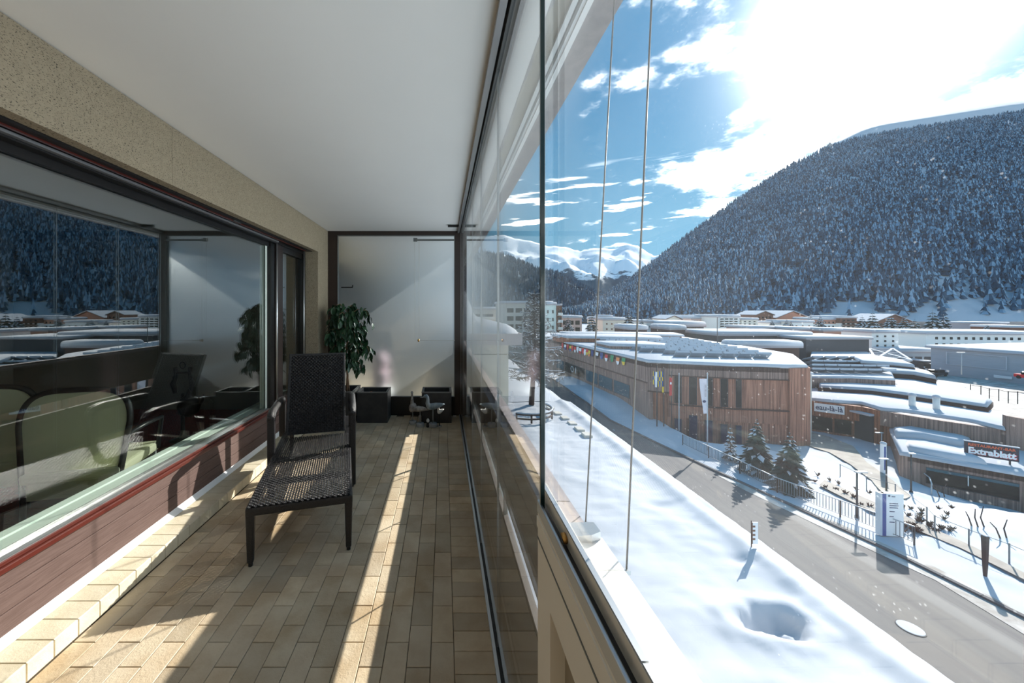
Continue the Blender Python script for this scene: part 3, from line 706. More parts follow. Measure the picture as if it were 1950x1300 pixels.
def leaf_mesh(name, L, W):
    V = []; F = []; n = 4
    for i in range(n+1):
        t = i/n; w = W*math.sin(PI*min(1, t*0.92+0.06))**0.8*(1-0.25*t) if i < n else 0.0008
        z = -0.012*math.sin(PI*t)*0; bend = -0.35*L*t*t
        V += [(-w, L*t, bend+0.25*w), (0, L*t, bend), (w, L*t, bend+0.25*w)]
    for i in range(n):
        a, b = 3*i, 3*i+3; F += [(a, a+1, b+1, b), (a+1, a+2, b+2, b+1)]
    mb = MB(); mb.add(V, F); me = mb.mesh(name, 'leaf'); me.polygons.foreach_set('use_smooth', [True]*len(me.polygons)); return me
def build_ficus():
    base = Vector((-1.30, 4.86, 0.36)); r = random.Random(21)
    t = thing('ficus_tree', 'leafy green ficus growing from the corner planter', 'plant', base)
    MB().tube([(0, 0, 0), (0.012, -.01, 0.25), (-0.01, 0, 0.5), (0.015, -.01, 0.78), (0.0, 0, 1.05)], [0.016, 0.014, 0.012, 0.010, 0.006], 8).build('trunk', 'bark', t, True)
    MB().tube([(0.03, 0.02, 0), (0.0, 0.03, 0.25), (0.035, 0.02, 0.5), (0.0, 0.02, 0.8)], [0.011, 0.010, 0.008, 0.005], 8).build('trunk', 'bark', t, True)
    tips = []
    for k in range(34):
        z = 0.42+0.66*k/33+r.uniform(-.04, .04); a = k*2.4+r.uniform(-.5, .5); R = r.uniform(0.16, 0.30)*(1.0 if z > 0.5 else 0.75)
        st = Vector((0, 0, z)); dx, dy = math.cos(a), math.sin(a)*0.72
        pts = [st, st+Vector((dx*R*.5, dy*R*.5, 0.10)), st+Vector((dx*R*.9, dy*R*.9, 0.08)), st+Vector((dx*R*1.08, dy*R*1.05, -0.05))]
        if k < 4: pts = [p-Vector((0, 0, 0.05)) for p in pts]
        MB().tube(pts, [0.005, 0.004, 0.003, 0.0015], 5).build('branch', 'bark', t, True)
        tips.append(pts)
    meshes = [leaf_mesh('leaf', 0.095, 0.025), leaf_mesh('leaf', 0.11, 0.028), leaf_mesh('leaf', 0.08, 0.023)]
    rest = MB(); cnt = 0
    for rep in range(24):
        for pts in tips:
            s_ = r.uniform(0.25, 1.0)*3; i = min(2, int(s_)); f = s_-i; p = pts[i].lerp(pts[i+1], f)+Vector((r.uniform(-.045, .045), r.uniform(-.045, .045), r.uniform(-.06, .04)))
            if p.x+base.x < -1.61 or p.y+base.y > 5.08: continue
            if p.x+base.x < -1.52: p.x += 0.06
            q = Matrix.Translation(p) @ Matrix.Rotation(r.uniform(0, 6.28), 4, 'Z') @ Matrix.Rotation(r.uniform(-1.35, -0.45), 4, 'X') @ Matrix.Rotation(r.uniform(-.6, .6), 4, 'Y')
            me = meshes[r.randrange(3)]
            if cnt < 300: link('leaf', me, t, q)
            else: rest.add([tuple(q @ v.co) for v in me.vertices], [tuple(pl.vertices) for pl in me.polygons])
            cnt += 1
    if rest.v: rest.build('inner_leaves', 'leaf', t, True, kind='stuff')
build_ficus()

def ellipsoid_body(mb, secs, n=12):
    """body of rings: (x, z, half width, half height)"""
    V = []; F = []
    for (x, z, w, h) in secs:
        for i in range(n): a = 2*PI*i/n; V.append((x, w*math.cos(a), z+h*math.sin(a)))
    for k in range(len(secs)-1):
        for i in range(n): F.append((k*n+i, (k+1)*n+i, (k+1)*n+(i+1) % n, k*n+(i+1) % n))
    F += [tuple(range(n)), tuple(range(len(secs)*n-1, (len(secs)-1)*n-1, -1))]
    mb.add(V, F)
def bird(label, px, py, Y, m, legz, body, neck, beak, rz=0.0, base=(0.05, 0.035), sx=1.0):
    g = P(px, py, Y); t = thing('wooden_bird', label, 'bird figure', (g.x, Y, 0.0), rz, 'carved wooden shore birds on sticks')
    MB().lathe([(base[0]*0.95, 0), (base[0], 0.006), (base[0], base[1]-0.006), (base[0]*0.93, base[1])], n=18).build('base', 'grey_base', t, True)
    MB().cyl((0, 0, base[1]-0.004), (0, 0, legz+0.02), 0.006, n=8).build('stick', 'grey_base', t, True)
    mb = MB(); ellipsoid_body(mb, [(x*sx, z+legz, w, h) for (x, z, w, h) in body]); mb.build('body', m, t, True)
    if neck:
        mb = MB(); mb.tube([(x*sx, y, z+legz) for (x, y, z, r) in neck], [r for (_, _, _, r) in neck], 10); mb.build('neck_and_head', m, t, True)
    if beak:
        (a, b) = beak; MB().cyl((a[0]*sx, a[1], a[2]+legz), (b[0]*sx, b[1], b[2]+legz), 0.009, 0.002, 8).build('beak', 'grey_base', t, True)
    return t
BODY = [(-0.085, 0.045, 0.004, 0.006), (-0.07, 0.045, 0.028, 0.03), (-0.03, 0.042, 0.042, 0.042), (0.03, 0.05, 0.042, 0.042), (0.09, 0.062, 0.028, 0.028), (0.15, 0.072, 0.004, 0.004)]
bird('grey-washed wooden bird with an upright thin neck, leftmost of the group', 786, 804.6, 4.74, 'driftgrey', 0.16,
     [(-0.07, 0.05, 0.005, 0.02), (-0.05, 0.055, 0.034, 0.055), (0.0, 0.055, 0.046, 0.062), (0.05, 0.05, 0.034, 0.05), (0.09, 0.03, 0.006, 0.015)],
     [(-0.02, 0, 0.08, 0.026), (-0.024, 0, 0.14, 0.020), (-0.022, 0, 0.19, 0.014), (-0.02, 0, 0.235, 0.013), (-0.024, 0, 0.255, 0.018), (-0.03, 0, 0.268, 0.008)],
     ((-0.03, 0, 0.255), (-0.055, -0.01, 0.25)), 1.25)
bird('low headless-looking wooden bird with a flat pale body, second from the left', 800, 811.5, 4.63, 'driftgrey', 0.18,
     [(-0.085, 0.045, 0.006, 0.01), (-0.07, 0.045, 0.028, 0.032), (-0.02, 0.045, 0.04, 0.038), (0.04, 0.042, 0.036, 0.03), (0.09, 0.033, 0.018, 0.014), (0.125, 0.026, 0.003, 0.004)], None, None, 0.12, (0.053, 0.045))
bird('largest blue-grey wooden bird with a curved neck and beak to the left', 824.5, 812.3, 4.61, 'driftwood', 0.215, BODY,
     [(-0.055, 0, 0.05, 0.034), (-0.07, 0, 0.09, 0.027), (-0.066, 0, 0.13, 0.022), (-0.07, 0, 0.16, 0.022), (-0.085, 0, 0.178, 0.025), (-0.105, 0, 0.176, 0.02), (-0.12, 0, 0.168, 0.009)],
     ((-0.115, 0, 0.168), (-0.165, 0, 0.158)), 0.05, (0.054, 0.05))
w = bird('small white bird figure on a dark stick before the right planter', 837, 812, 4.62, 'porcelain', 0.17,
     [(-0.03, 0.02, 0.004, 0.01), (-0.02, 0.02, 0.024, 0.026), (0.005, 0.022, 0.03, 0.03), (0.035, 0.036, 0.02, 0.02), (0.055, 0.05, 0.004, 0.006)],
     [(-0.01, 0, 0.03, 0.022), (-0.016, 0, 0.06, 0.014), (-0.012, 0, 0.085, 0.011), (-0.004, 0, 0.096, 0.013), (0.006, 0, 0.095, 0.006)], ((-0.016, 0, 0.095), (-0.03, 0, 0.09)), 0.0, (0.03, 0.012))
for c in w.children:
    if c.name.startswith('stick'): c.data.materials[0] = M['black']
    if c.name.startswith('base'): c.data.materials[0] = M['driftgrey']
d = thing('pebble_figure', 'tiny black figure with a white head between the bird stands', 'figure', (P(814.8, 814, 4.6).x, 4.60, 0.0))
MB().lathe([(0.016, 0), (0.02, 0.01), (0.017, 0.05), (0.012, 0.062)], n=12).build('body', 'black', d, True)
MB().lathe([(0.008, 0.06), (0.019, 0.07), (0.021, 0.088), (0.012, 0.106), (0.003, 0.11)], n=12).build('head', 'porcelain', d, True)
d = MB().cbox(0.13, 0.175, 5.02, 5.06, 0.0, 0.02, 0.004).build('door_stop', 'alu'); tag(d, 'small metal stop on the floor under the right screen post', 'door stop')

# ------------------------------------------------------------------ furniture inside the room
def room_chair(label, x, y, rz):
    t = thing('mesh_armchair', label, 'chair', (x, y, 0.10), rz, 'chairs inside the room')
    # back: rounded panel in a bent black tube
    W, H = 0.30, 0.86; pts = []; n = 24
    for i in range(n+1):
        a = PI*i/n; ex = 0.5
        pts.append((math.copysign(abs(math.cos(a))**ex, math.cos(a))*W, H-0.22+abs(math.sin(a))**0.8*0.22))
    out = [(W*0.82, 0.18)]+pts+[(-W*0.82, 0.18)]
    def lean(z): return (z-0.2)*0.10
    mb = MB(); V = [(p[0]*0.95, lean(p[1]), p[1]) for p in out]; m_ = len(V); V += [(a, b-0.012, c) for (a, b, c) in V]
    mb.add(V, [tuple(range(m_)), tuple(range(2*m_-1, m_-1, -1))]+[(i, m_+i, m_+(i+1) % m_, (i+1) % m_) for i in range(m_)]); mb.build('back_fabric', 'cushion', t)
    MB().tube([(p[0], lean(p[1])-0.006, p[1]) for p in out], 0.019, 8).build('back_frame', 'tube', t, True)
    MB().cbox(-0.27, 0.27, -0.02, 0.5, 0.28, 0.35, 0.02).build('seat', 'cushion', t)
    for sx in (-1, 1):
        for yy in (0.0, 0.46): MB().cyl((sx*0.26, yy, 0.0), (sx*0.25, yy, 0.30), 0.016, n=8).build('leg', 'tube', t, True)
        MB().tube([(sx*0.29, 0.02, 0.55), (sx*0.32, 0.2, 0.57), (sx*0.31, 0.44, 0.55), (sx*0.27, 0.47, 0.3)], 0.016, 8).build('armrest', 'tube', t, True)
    return t
room_chair('pale green fabric chair with black frame behind the window', -2.42, 2.36, 0.25)
room_chair('second pale fabric chair cut off by the left picture edge', -3.15, 2.42, 0.5)
k = thing('iron_kettle_stand', 'dark wrought iron stand with hanging kettle in the room', 'ornament', (-2.78, 3.86, 0.102))
MB().lathe([(0.10, 0.0), (0.12, 0.01), (0.05, 0.03), (0.02, 0.06), (0.016, 0.5)], n=12).build('foot', 'iron', k, True)
MB().tube([(-0.1, 0, 0.66), (-0.06, 0, 0.72), (0.06, 0, 0.72), (0.1, 0, 0.66)], 0.012, 8).build('yoke', 'iron', k, True)
MB().lathe([(0.03, 0.26), (0.09, 0.30), (0.11, 0.37), (0.08, 0.45), (0.03, 0.49), (0.012, 0.55)], (0.08, -0.02, 0), 14).build('kettle', 'iron', k, True)
MB().tube([(0.17, -0.02, 0.36), (0.22, -0.02, 0.42), (0.24, -0.02, 0.50)], [0.02, 0.014, 0.01], 8).build('spout', 'iron', k, True)
MB().tube([(0.03*math.cos(a*PI/6), 0, 0.80+0.035*math.sin(a*PI/6)) for a in range(13)], 0.006, 6).build('ring', 'iron', k, True)
for sx in (-0.08, 0.08): MB().tube([(sx, 0, 0.5), (sx*1.3, 0, 0.6), (sx*0.9, 0, 0.68), (sx, 0, 0.78)], [0.02, 0.03, 0.016, 0.02], 8).build('figure', 'iron', k, True)

# ------------------------------------------------------------------ ground outside
def drop_at(x, y):
    """how far the ground lies below the eye"""
    d = 10.5+2.0*sm(x, 14.3, 15.5)                                       # lawn, then down to the road
    d -= 1.0*sm(x-(23.05-0.066*(y-41)), -3.4, -1.6)*sm(y, 40, 48)*(1-sm(x, 30, 34))   # bank along the long wing
    d += 1.6*sm(x, 26.5, 36.0)*sm(y, 20, 27)*(1-sm(y, 60, 70))          # forecourt falls towards the halls
    d += 1.9*sm(x, 23.9, 27)*sm(y, 33.5, 36.5)*(1-sm(y, 45, 50))*(1-sm(x, 28, 35))
    d += 1.0*sm(x, 38, 41)*(1-sm(y, 28, 34))
    return d
def G(px, py, dz=0.0):
    """where the sight line through a photo pixel meets the ground"""
    D = 12.5
    for _ in range(40):
        Y = FPX*D/(py-CY); X = (px-CX)/FPX*Y; D = 0.6*D+0.4*(drop_at(X, Y)-dz)
    return Vector((X, Y, EYE-D))
def gz(x, y): return EYE-drop_at(x, y)
def heightfield(x0, x1, nx, y0, y1, ny, zf):
    V = []; F = []
    for j in range(ny+1):
        for i in range(nx+1):
            x = x0+(x1-x0)*i/nx; y = y0+(y1-y0)*j/ny; V.append((x, y, zf(x, y)))
    for j in range(ny):
        for i in range(nx):
            a = j*(nx+1)+i; F.append((a, a+1, a+nx+2, a+nx+1))
    return MB().add(V, F)
def drape(pts, off, cuts=5):
    """a flat patch of ground over a world polygon, following the terrain"""
    bm = bmesh.new(); f = bm.faces.new([bm.verts.new((p[0], p[1], 0)) for p in pts])
    bmesh.ops.triangulate(bm, faces=[f])
    for _ in range(cuts):
        es = [e for e in bm.edges if e.calc_length() > 1.4]
        if not es: break
        bmesh.ops.subdivide_edges(bm, edges=es, cuts=1, use_grid_fill=False); bmesh.ops.triangulate(bm, faces=bm.faces[:])
    for v in bm.verts: v.co.z = gz(v.co.x, v.co.y)+off
    bmesh.ops.recalc_face_normals(bm, faces=bm.faces[:])
    bm.verts.index_update(); mb = MB().add([v.co[:] for v in bm.verts], [[v.index for v in fc.verts] for fc in bm.faces])
    if bm.faces and sum(fc.normal.z for fc in bm.faces) < 0: mb.f = [tuple(reversed(fc)) for fc in mb.f]
    bm.free(); return mb
HOLE = G(1468, 1185)
def lawn_z(x, y):
    z = gz(x, y)+0.10*fbm(x, y, 1.0, 0.35, 3)*(1-sm(x, 13.6, 14.6))+0.035*fbm(x*0.5, y*1.6, 4.0, 1.1, 3)
    u, v = (x-HOLE.x)/1.25, (y-HOLE.y)/0.75; r = math.hypot(u, v)+0.25*fbm(x, y, 2.0, 0.9, 2)
    z -= 0.62*(1-sm(r, 0.35, 1.0)); z += 0.13*math.exp(-((r-1.25)/0.35)**2)
    z += 0.28*math.exp(-(((x-HOLE.x-0.45)/0.28)**2+((y-HOLE.y+0.1)/0.22)**2))
    for (hx, hy, s_, h) in ((11.6, 19.5, 0.7, -0.16), (12.4, 15.2, 0.5, -0.2), (9.2, 24.0, 0.9, -0.1)):
        z += h*math.exp(-(((x-hx)/s_)**2+((y-hy)/(s_*0.6))**2))
    z += 0.20*math.exp(-((x-13.3)/0.5)**2)                               # ridge of ploughed snow on the brink
    return z
o = struct('ground_lawn', heightfield(-3, 15.6, 150, 2.5, 41, 260, lawn_z), 'snow', 'deep untouched snow on the lawn below the balcony', True)
def ground_z(x, y): return gz(x, y)+0.05*fbm(x, y, 3.0, 0.5, 3)-0.06+0.10*fbm(x, y, 8.0, 1.1, 3)*sm(x-(0.0 if y > 36 else 24.6), 0, 1.5)*(1-sm(y, 40, 46))
o = struct('ground_snow', heightfield(15.4, 62, 110, 6, 62, 130, ground_z), 'snow', 'snowy ground around the street and halls', True)
struct('ground_far_left', heightfield(-40, 15.6, 60, 41, 100, 60, lambda x, y: EYE-10.5-0.0*y+0.3*fbm(x, y, 0, 0.08, 3)-sm(x, 14, 15.6)*2.0), 'snow', 'snow-covered ground by the larch', True)
struct('ground_valley', heightfield(-900, 1800, 60, 6, 1100, 40, lambda x, y: EYE-16.2-0.0*x), 'snow', 'flat snowy valley floor')

# street
RE = [G(1990, 1205), G(1950, 1180), G(1730, 1070), G(1511, 967), G(1350, 893), G(1250, 845), G(1159, 800)]
RE = [(p.x, p.y) for p in RE]+[(18.9, 48), (19.0, 56), (18.6, 70), (18, 84)]
LE = [(15.2, 84), (15.3, 56), (15.25, 40), (15.25, 20), (15.25, 8)]
road = struct('street', drape([(RE[0][0], 7.0)]+RE+LE, 0.02, 7), 'asphalt', 'grey asphalt street running past the lawn')
for (px, py, w, l, a) in ((1734, 1197, 0.55, 0.35, 0.3),):
    g = G(px, py); c = thing('manhole_cover', 'pale round manhole cover in the near street', 'manhole cover', (g.x, g.y, g.z+0.025))
    MB().lathe([(0.36, 0.0), (0.36, 0.02), (0.34, 0.026)], n=24).build('cover', 'snow', c); MB().lathe([(0.39, 0.0), (0.39, 0.014), (0.37, 0.016)], n=24).build('ring', 'kerb', c)
kb = sgroup('trim_6', 'dark kerb along the far side of the street')
for a, b in zip(RE[:-1], RE[1:]):
    n = max(1, int(math.hypot(b[0]-a[0], b[1]-a[1])/1.0))
    for i in range(n):
        p = Vector(a).lerp(Vector(b), i/n); q = Vector(a).lerp(Vector(b), (i+0.98)/n)
        MB().bar((p.x+0.1, p.y, gz(p.x, p.y)+0.05), (q.x+0.1, q.y, gz(q.x, q.y)+0.05), 0.2, 0.16).build('kerb_stone', 'kerb', kb)
# low stones on the near side, far left
for i, (px, py) in enumerate([(1048, 776), (1062, 787), (1076, 796), (1090, 806), (1104, 817), (1118, 828)]):
    g = P(px, py, FPX*10.45/(py-CY)); MB().cbox(g.x-0.35, g.x+0.3, g.y-0.45, g.y+0.45, g.z-0.2, g.z+0.12, 0.05).build('kerb_stone', 'concrete', kb)
# slushy edges, footpath, forecourt
def px_poly(l): return [(p.x, p.y) for p in (G(*q) for q in l)]
struct('path_slush', drape(px_poly([(1960, 1215), (1780, 1105), (1560, 1002), (1420, 935), (1365, 905), (1400, 915), (1560, 980), (1780, 1080), (1960, 1175)]), 0.035), 'slush', 'strip of trodden slush at the street edge')
struct('path_walk', drape(px_poly([(1560, 925), (1640, 965), (1745, 1010), (1830, 1045), (1950, 1105), (1990, 1128), (1990, 1112), (1850, 1040), (1760, 1000), (1690, 968), (1600, 928), (1570, 915)]), 0.05), 'gravel', 'grey gritted footpath behind the fence')
struct('path_forecourt', drape(px_poly([(1540, 822), (1580, 832), (1625, 850), (1650, 880), (1700, 915), (1735, 945), (1700, 952), (1660, 915), (1620, 885), (1580, 862), (1542, 850)]), 0.05), 'gravel', 'grey cleared forecourt of the pool hall')

# ------------------------------------------------------------------ fence, lamps, signs, posts beside the street
def build_fence():
    A = [G(1300, 846), G(1409, 900), G(1480, 936), G(1600, 982), G(1741, 1036)]
    t = thing('street_fence', 'long grey metal railing with upright bars beside the street', 'fence', A[0])
    inv = A[0]; H = 0.95
    for a, b in zip(A[:-1], A[1:]):
        L = (b-a).length; n = int(L/0.14)
        for i in range(n):
            p = a.lerp(b, (i+0.5)/n)-inv; MB().bar(p+Vector((0, 0, 0.12)), p+Vector((0, 0, H)), 0.022).build('bar', 'fence', t)
        MB().bar(a-inv+Vector((0, 0, H)), b-inv+Vector((0, 0, H)), 0.05, 0.05).build('handrail', 'pole_pale', t)
        MB().bar(a-inv+Vector((0, 0, 0.12)), b-inv+Vector((0, 0, 0.12)), 0.03).build('bottom_rail', 'fence', t)
        m = max(1, int(L/2.0))
        for i in range(m+1):
            p = a.lerp(b, i/m)-inv; MB().bar(p+Vector((0, 0, -0.3)), p+Vector((0, 0, H)), 0.05).build('post', 'pole_dark', t)
build_fence()
def lamp(label, px, pyb, pyt, arm, mname='pole_dark'):
    g = G(px, pyb); h = (pyb-pyt)/FPX*g.y
    t = thing('street_lamp', label, 'street lamp', g, 0, 'slim lamps of the forecourt')
    MB().cyl((0, 0, -0.2), (0, 0, h), 0.055, 0.04, 8).build('pole', mname, t, True)
    MB().cbox(-0.1 if arm > 0 else arm, arm if arm > 0 else 0.1, -0.1, 0.1, h-0.02, h+0.06, 0.02).build('lamp_head', 'pole_pale', t)
    MB().cyl((0, 0, -0.1), (0, 0, 0.08), 0.1, n=8).build('foot', mname, t, True)
lamp('slim lamp beside the footpath behind the fence bend', 1632, 984, 899, 0.55)
lamp('slim lamp beside the white information board', 1688, 935, 874, -0.5)
lamp('slim lamp close to the restaurant wall', 1735, 936, 864, 0.3)
lamp('pale lamp in the shadow of the forecourt ramp', 1679, 860, 824, -0.6, 'pole_pale')
def pillar():
    g = G(1682, 900); t = thing('light_column', 'blue and white advertising column in the forecourt', 'column', g)
    h = (900-845)/FPX*g.y
    MB().cbox(-0.16, 0.16, -0.12, 0.12, 0, h, 0.04).build('shaft', 'signwhite', t); B(-0.07, 0.07, -0.135, -0.12, 0.3, h-0.2).build('blue_stripe', 'signblue', t)
    MB().lathe([(0.20, h), (0.22, h+0.06), (0.16, h+0.16), (0.04, h+0.2)], n=12).build('snow_cap', 'snow', t, True)
pillar()
def stele():
    g = G(1696, 1018); s_ = g.y/FPX; w, h = 36*s_, 80*s_
    t = thing('information_board', 'white upright information board with blue edge beside the fence', 'sign', g, -0.1)
    MB().cbox(-w/2, w/2, -0.12, 0.12, 0, h, 0.015).build('panel', 'signwhite', t)
    B(-w/2-0.01, -w/2+0.18, -0.13, 0.13, 0, h).build('blue_edge', 'signblue', t); B(-w/2-0.11, -w/2-0.01, -0.13, 0.13, 0, h).build('side_edge', 'hallgrey2', t)
    mb = MB()
    for i, (z, l, x0) in enumerate(((0.95, 0.12, 0.12), (0.935, 0.22, 0.32), (0.77, 0.5, 0.2), (0.72, 0.52, 0.2), (0.67, 0.5, 0.2), (0.58, 0.3, 0.2), (0.46, 0.24, 0.2), (0.33, 0.3, 0.2))):
        hh = 0.05 if i == 0 else 0.022; mb.box(-w/2+0.18+x0*w*0.8, -w/2+0.18+(x0+l)*w*0.8, -0.126, -0.12, z*h-hh, z*h+hh)
    mb.build('text_lines', 'navy', t)
stele()
def wood_post():
    g = G(1876, 1094); h = (1094-1020)/FPX*g.y
    t = thing('wooden_post', 'thick grey wooden post in the snow right of the path', 'post', g)
    mb = MB(); V = []
    for (z, s_) in ((-0.1, 0.04), (0.25*h, 0.06), (h, 0.085)): V += [(-s_, -s_, z), (s_, -s_, z), (s_, s_, z), (-s_, s_, z)]
    mb.add(V, [(0, 3, 2, 1), (8, 9, 10, 11)]+[(4*k+i, 4*k+(i+1) % 4, 4*k+4+(i+1) % 4, 4*k+4+i) for k in (0, 1) for i in range(4)]); mb.build('shaft', 'twig', t)
    B(-0.075, 0.075, -0.075, 0.075, h, h+0.04).build('snow_top', 'snow', t)
wood_post()
def brink_flag():
    g = P(1437, 1046, FPX*10.4/(1046-CY)); t = thing('marker_sign', 'narrow white and brown striped marker standing at the brink of the lawn', 'sign', g)
    MB().cyl((-0.14, 0, -0.4), (-0.14, 0, 1.25), 0.02, n=6).build('pole', 'shrub', t)
    MB().box(-0.12, 0.14, -0.01, 0.01, 0.25, 1.18).build('panel', 'signwhite', t)
    mb = MB()
    for i in range(4): mb.box(-0.1, 0.02, -0.014, -0.01, 0.42+i*0.18, 0.50+i*0.18)
    mb.box(-0.12, -0.09, -0.014, -0.01, 0.25, 1.18); mb.build('brown_marks', 'housewood', t)
brink_flag()
def rope_fence():
    pts = [G(1600, 905), G(1650, 930), G(1705, 945), G(1765, 995), G(1780, 1012), G(1845, 1040), G(1922, 1070), G(1985, 1098)]
    t = thing('wire_fence', 'low wire fence with thin posts across the snowy slope', 'fence', pts[0]); o = pts[0]
    for p in pts: MB().cyl(p-o+Vector((0, 0, -0.2)), p-o+Vector((0, 0, 0.95)), 0.035, n=6).build('post', 'fence', t)
    for a, b in zip(pts[:-1], pts[1:]):
        for z in (0.88,): MB().cyl(a-o+Vector((0, 0, z)), b-o+Vector((0, 0, z)), 0.014, n=5).build('wire', 'fence', t)
    h = [G(1735, 905), G(1755, 915), G(1770, 928), G(1774, 940)]
    t = thing('curved_handrail', 'curved pale handrail by the restaurant path', 'handrail', h[0]); o = h[0]
    MB().tube([p-o+Vector((0, 0, 0.8)) for p in h]+[h[-1]-o+Vector((0, 0, -0.1))], 0.04, 6).build('rail', 'pole_pale', t, True)
    MB().cyl((0, 0, -0.2), (0, 0, 0.8), 0.03, n=6).build('post', 'pole_pale', t)
rope_fence()
def shrubs():
    r = random.Random(5)
    spots = [(1530+k*24+r.uniform(-5, 5), 893+k*9.5+r.uniform(-3, 3)) for k in range(8)]+[(1556+k*17+r.uniform(-4, 4), 918+k*8+r.uniform(-3, 3)) for k in range(7)]
    spots += [(1720+r.uniform(0, 95), 965+r.uniform(0, 48)) for _ in range(30)]
    for (px, py) in spots:
        if r.random() < 0.03: continue
        g = G(px, py); mb = MB(); h = r.uniform(0.15, 0.3)
        for _ in range(14):
            a = r.uniform(0, 6.28); q = r.uniform(0.05, 0.2)
            mb.cyl((0, 0, -0.05), (math.cos(a)*q, math.sin(a)*q, h*r.uniform(0.5, 1)), 0.025, 0.015, 4)
        o = mb.build('garden_shrub', 'shrub'); o.location = g
        tag(o, 'small brown shrub poking out of the snowy slope behind the fence', 'shrub', 'brown shrubs in the snow bed')
    for k, (px, py, lab) in enumerate([(1851, 1000, 'pair of bent driftwood stakes on the snow slope'), (1905, 1022, 'forked driftwood stake right of the wooden post'), (1790, 945, 'thin twisted stake below the restaurant window')]):
        g = G(px, py); t = thing('driftwood_stake', lab, 'stake', g)
        for j in range(3 if k == 0 else 2):
            a = r.uniform(-0.9, 0.9)+j*0.5; MB().tube([(j*0.35, 0, -0.1), (j*0.3+a*0.12, 0.1, 0.4), (j*0.3+a*0.6, 0.1, 0.75+0.15*j)], [0.035, 0.03, 0.018], 6).build('stem', 'twig', t, True)
shrubs()

# ------------------------------------------------------------------ conifers
def conifer(label, base, h, R, seed, tiers=15, group=None, snow=0.3, name='snowy_fir'):
    r = random.Random(seed); t = thing(name, label, 'tree', base, 0, group)
    MB().cyl((0, 0, -0.3), (0, 0, h), 0.035*h*0.5, 0.01, 7).build('trunk', 'trunk', t, True)
    f = MB(); sn = MB()
    for k in range(tiers):
        q = k/(tiers-1); z = h*(0.10+0.86*q); rad = R*(1-q)**0.85+0.06*R; n = int(7+9*(1-q))
        for i in range(n):
            a = 2*PI*i/n+r.uniform(-.3, .3); L = rad*r.uniform(0.7, 1.12); w = L*0.26+0.04; dr = -0.34*L+r.uniform(-.05, .05)*L
            c, s_ = math.cos(a), math.sin(a)
            def pt(l, ww, zz): return (c*l-s_*ww, s_*l+c*ww, z+zz)
            V = [pt(0, 0, 0.05*h/tiers), pt(L*0.55, w, dr*0.45), pt(L, 0, dr), pt(L*0.55, -w, dr*0.45), pt(L*0.5, 0, dr*0.3+0.12*L), pt(L*0.5, 0, dr*0.7-0.14*L)]
            f.add(V, [(0, 4, 1), (1, 4, 2), (2, 4, 3), (3, 4, 0), (0, 1, 5), (1, 2, 5), (2, 3, 5), (3, 0, 5)])
            if r.random() < snow:
                e = 0.03*L+0.02; V2 = [pt(L*0.35, 0, dr*0.2+0.10*L+e), pt(L*0.62, w*0.62, dr*0.5+0.03*L+e), pt(L*0.98, 0, dr*0.95+e), pt(L*0.62, -w*0.62, dr*0.5+0.03*L+e), pt(L*0.6, 0, dr*0.42+0.16*L+e)]
                sn.add(V2, [(0, 4, 1), (1, 4, 2), (2, 4, 3), (3, 4, 0), (0, 1, 2, 3)])
    f.build('needles', 'fir', t, kind='stuff')
    if sn.v: sn.build('snow_patches', 'snow', t, kind='stuff')
    return t
def fir_px(label, px, pyb, pyt, rpx, seed, **k):
    g = G(px, pyb); s_ = g.y/FPX; return conifer(label, g, (pyb-pyt)*s_, rpx*s_, seed, **k)
fir_px('snow-dusted fir behind the fence, left one of the pair', 1442, 898, 795, 34, 1)
fir_px('snow-dusted fir behind the fence, right one of the pair', 1504, 930, 820, 36, 2)
fir_px('small thin snow-laden fir left of the pair of firs', 1391, 875, 805, 14, 3, tiers=9, snow=0.7)

def larch():
    g = P(1012, 770, FPX*10.45/(770-CY)); s_ = g.y/FPX; h = (770-553)*s_; r = random.Random(9)
    t = thing('bare_larch', 'tall bare larch with snow on its branches beyond the glass', 'tree', g)
    lean = lambda z: Vector((0.02*z*math.sin(z*0.4)+0.045*z, 0, z))
    MB().tube([lean(h*i/10) for i in range(11)], [0.28*(1-i/10.5)+0.03 for i in range(11)], 8).build('trunk', 'trunk', t, True)
    f = MB(); sn = MB(); n = 120
    for k in range(n):
        q = 0.24+0.74*k/n; z = h*q; L = (1-q)**0.7*4.0*r.uniform(0.6, 1.15)+0.3; a = k*2.4+r.uniform(-.4, .4); c, s2 = math.cos(a), math.sin(a)
        b = lean(z); pts = [b, b+Vector((c*L*.5, s2*L*.5, -0.12*L)), b+Vector((c*L, s2*L, -0.1*L+0.15))]
        f.tube(pts, [0.05, 0.03, 0.015], 4)
        for j in range(14):
            p = pts[0].lerp(pts[2], r.uniform(0.15, 1)); p.z -= 0.06*L; e = Vector((r.uniform(-.5, .5), r.uniform(-.5, .5), r.uniform(-.45, .05)))
            f.cyl(p, p+e, 0.035, 0.02, 3, False)
            if r.random() < 0.18: sn.bar(p+Vector((0, 0, 0.05)), p+e*0.9+Vector((0, 0, 0.05)), 0.09, 0.05)
        if r.random() < 0.6: sn.bar(pts[0].lerp(pts[1], 0.6)+Vector((0, 0, 0.05)), pts[1]+Vector((0, 0, 0.05)), 0.11, 0.06); sn.bar(pts[1]+Vector((0, 0, 0.05)), pts[2]+Vector((0, 0, 0.05)), 0.10, 0.06)
    f.build('branches', 'twig', t, kind='stuff'); sn.build('snow_on_branches', 'snow', t, kind='stuff')
larch()
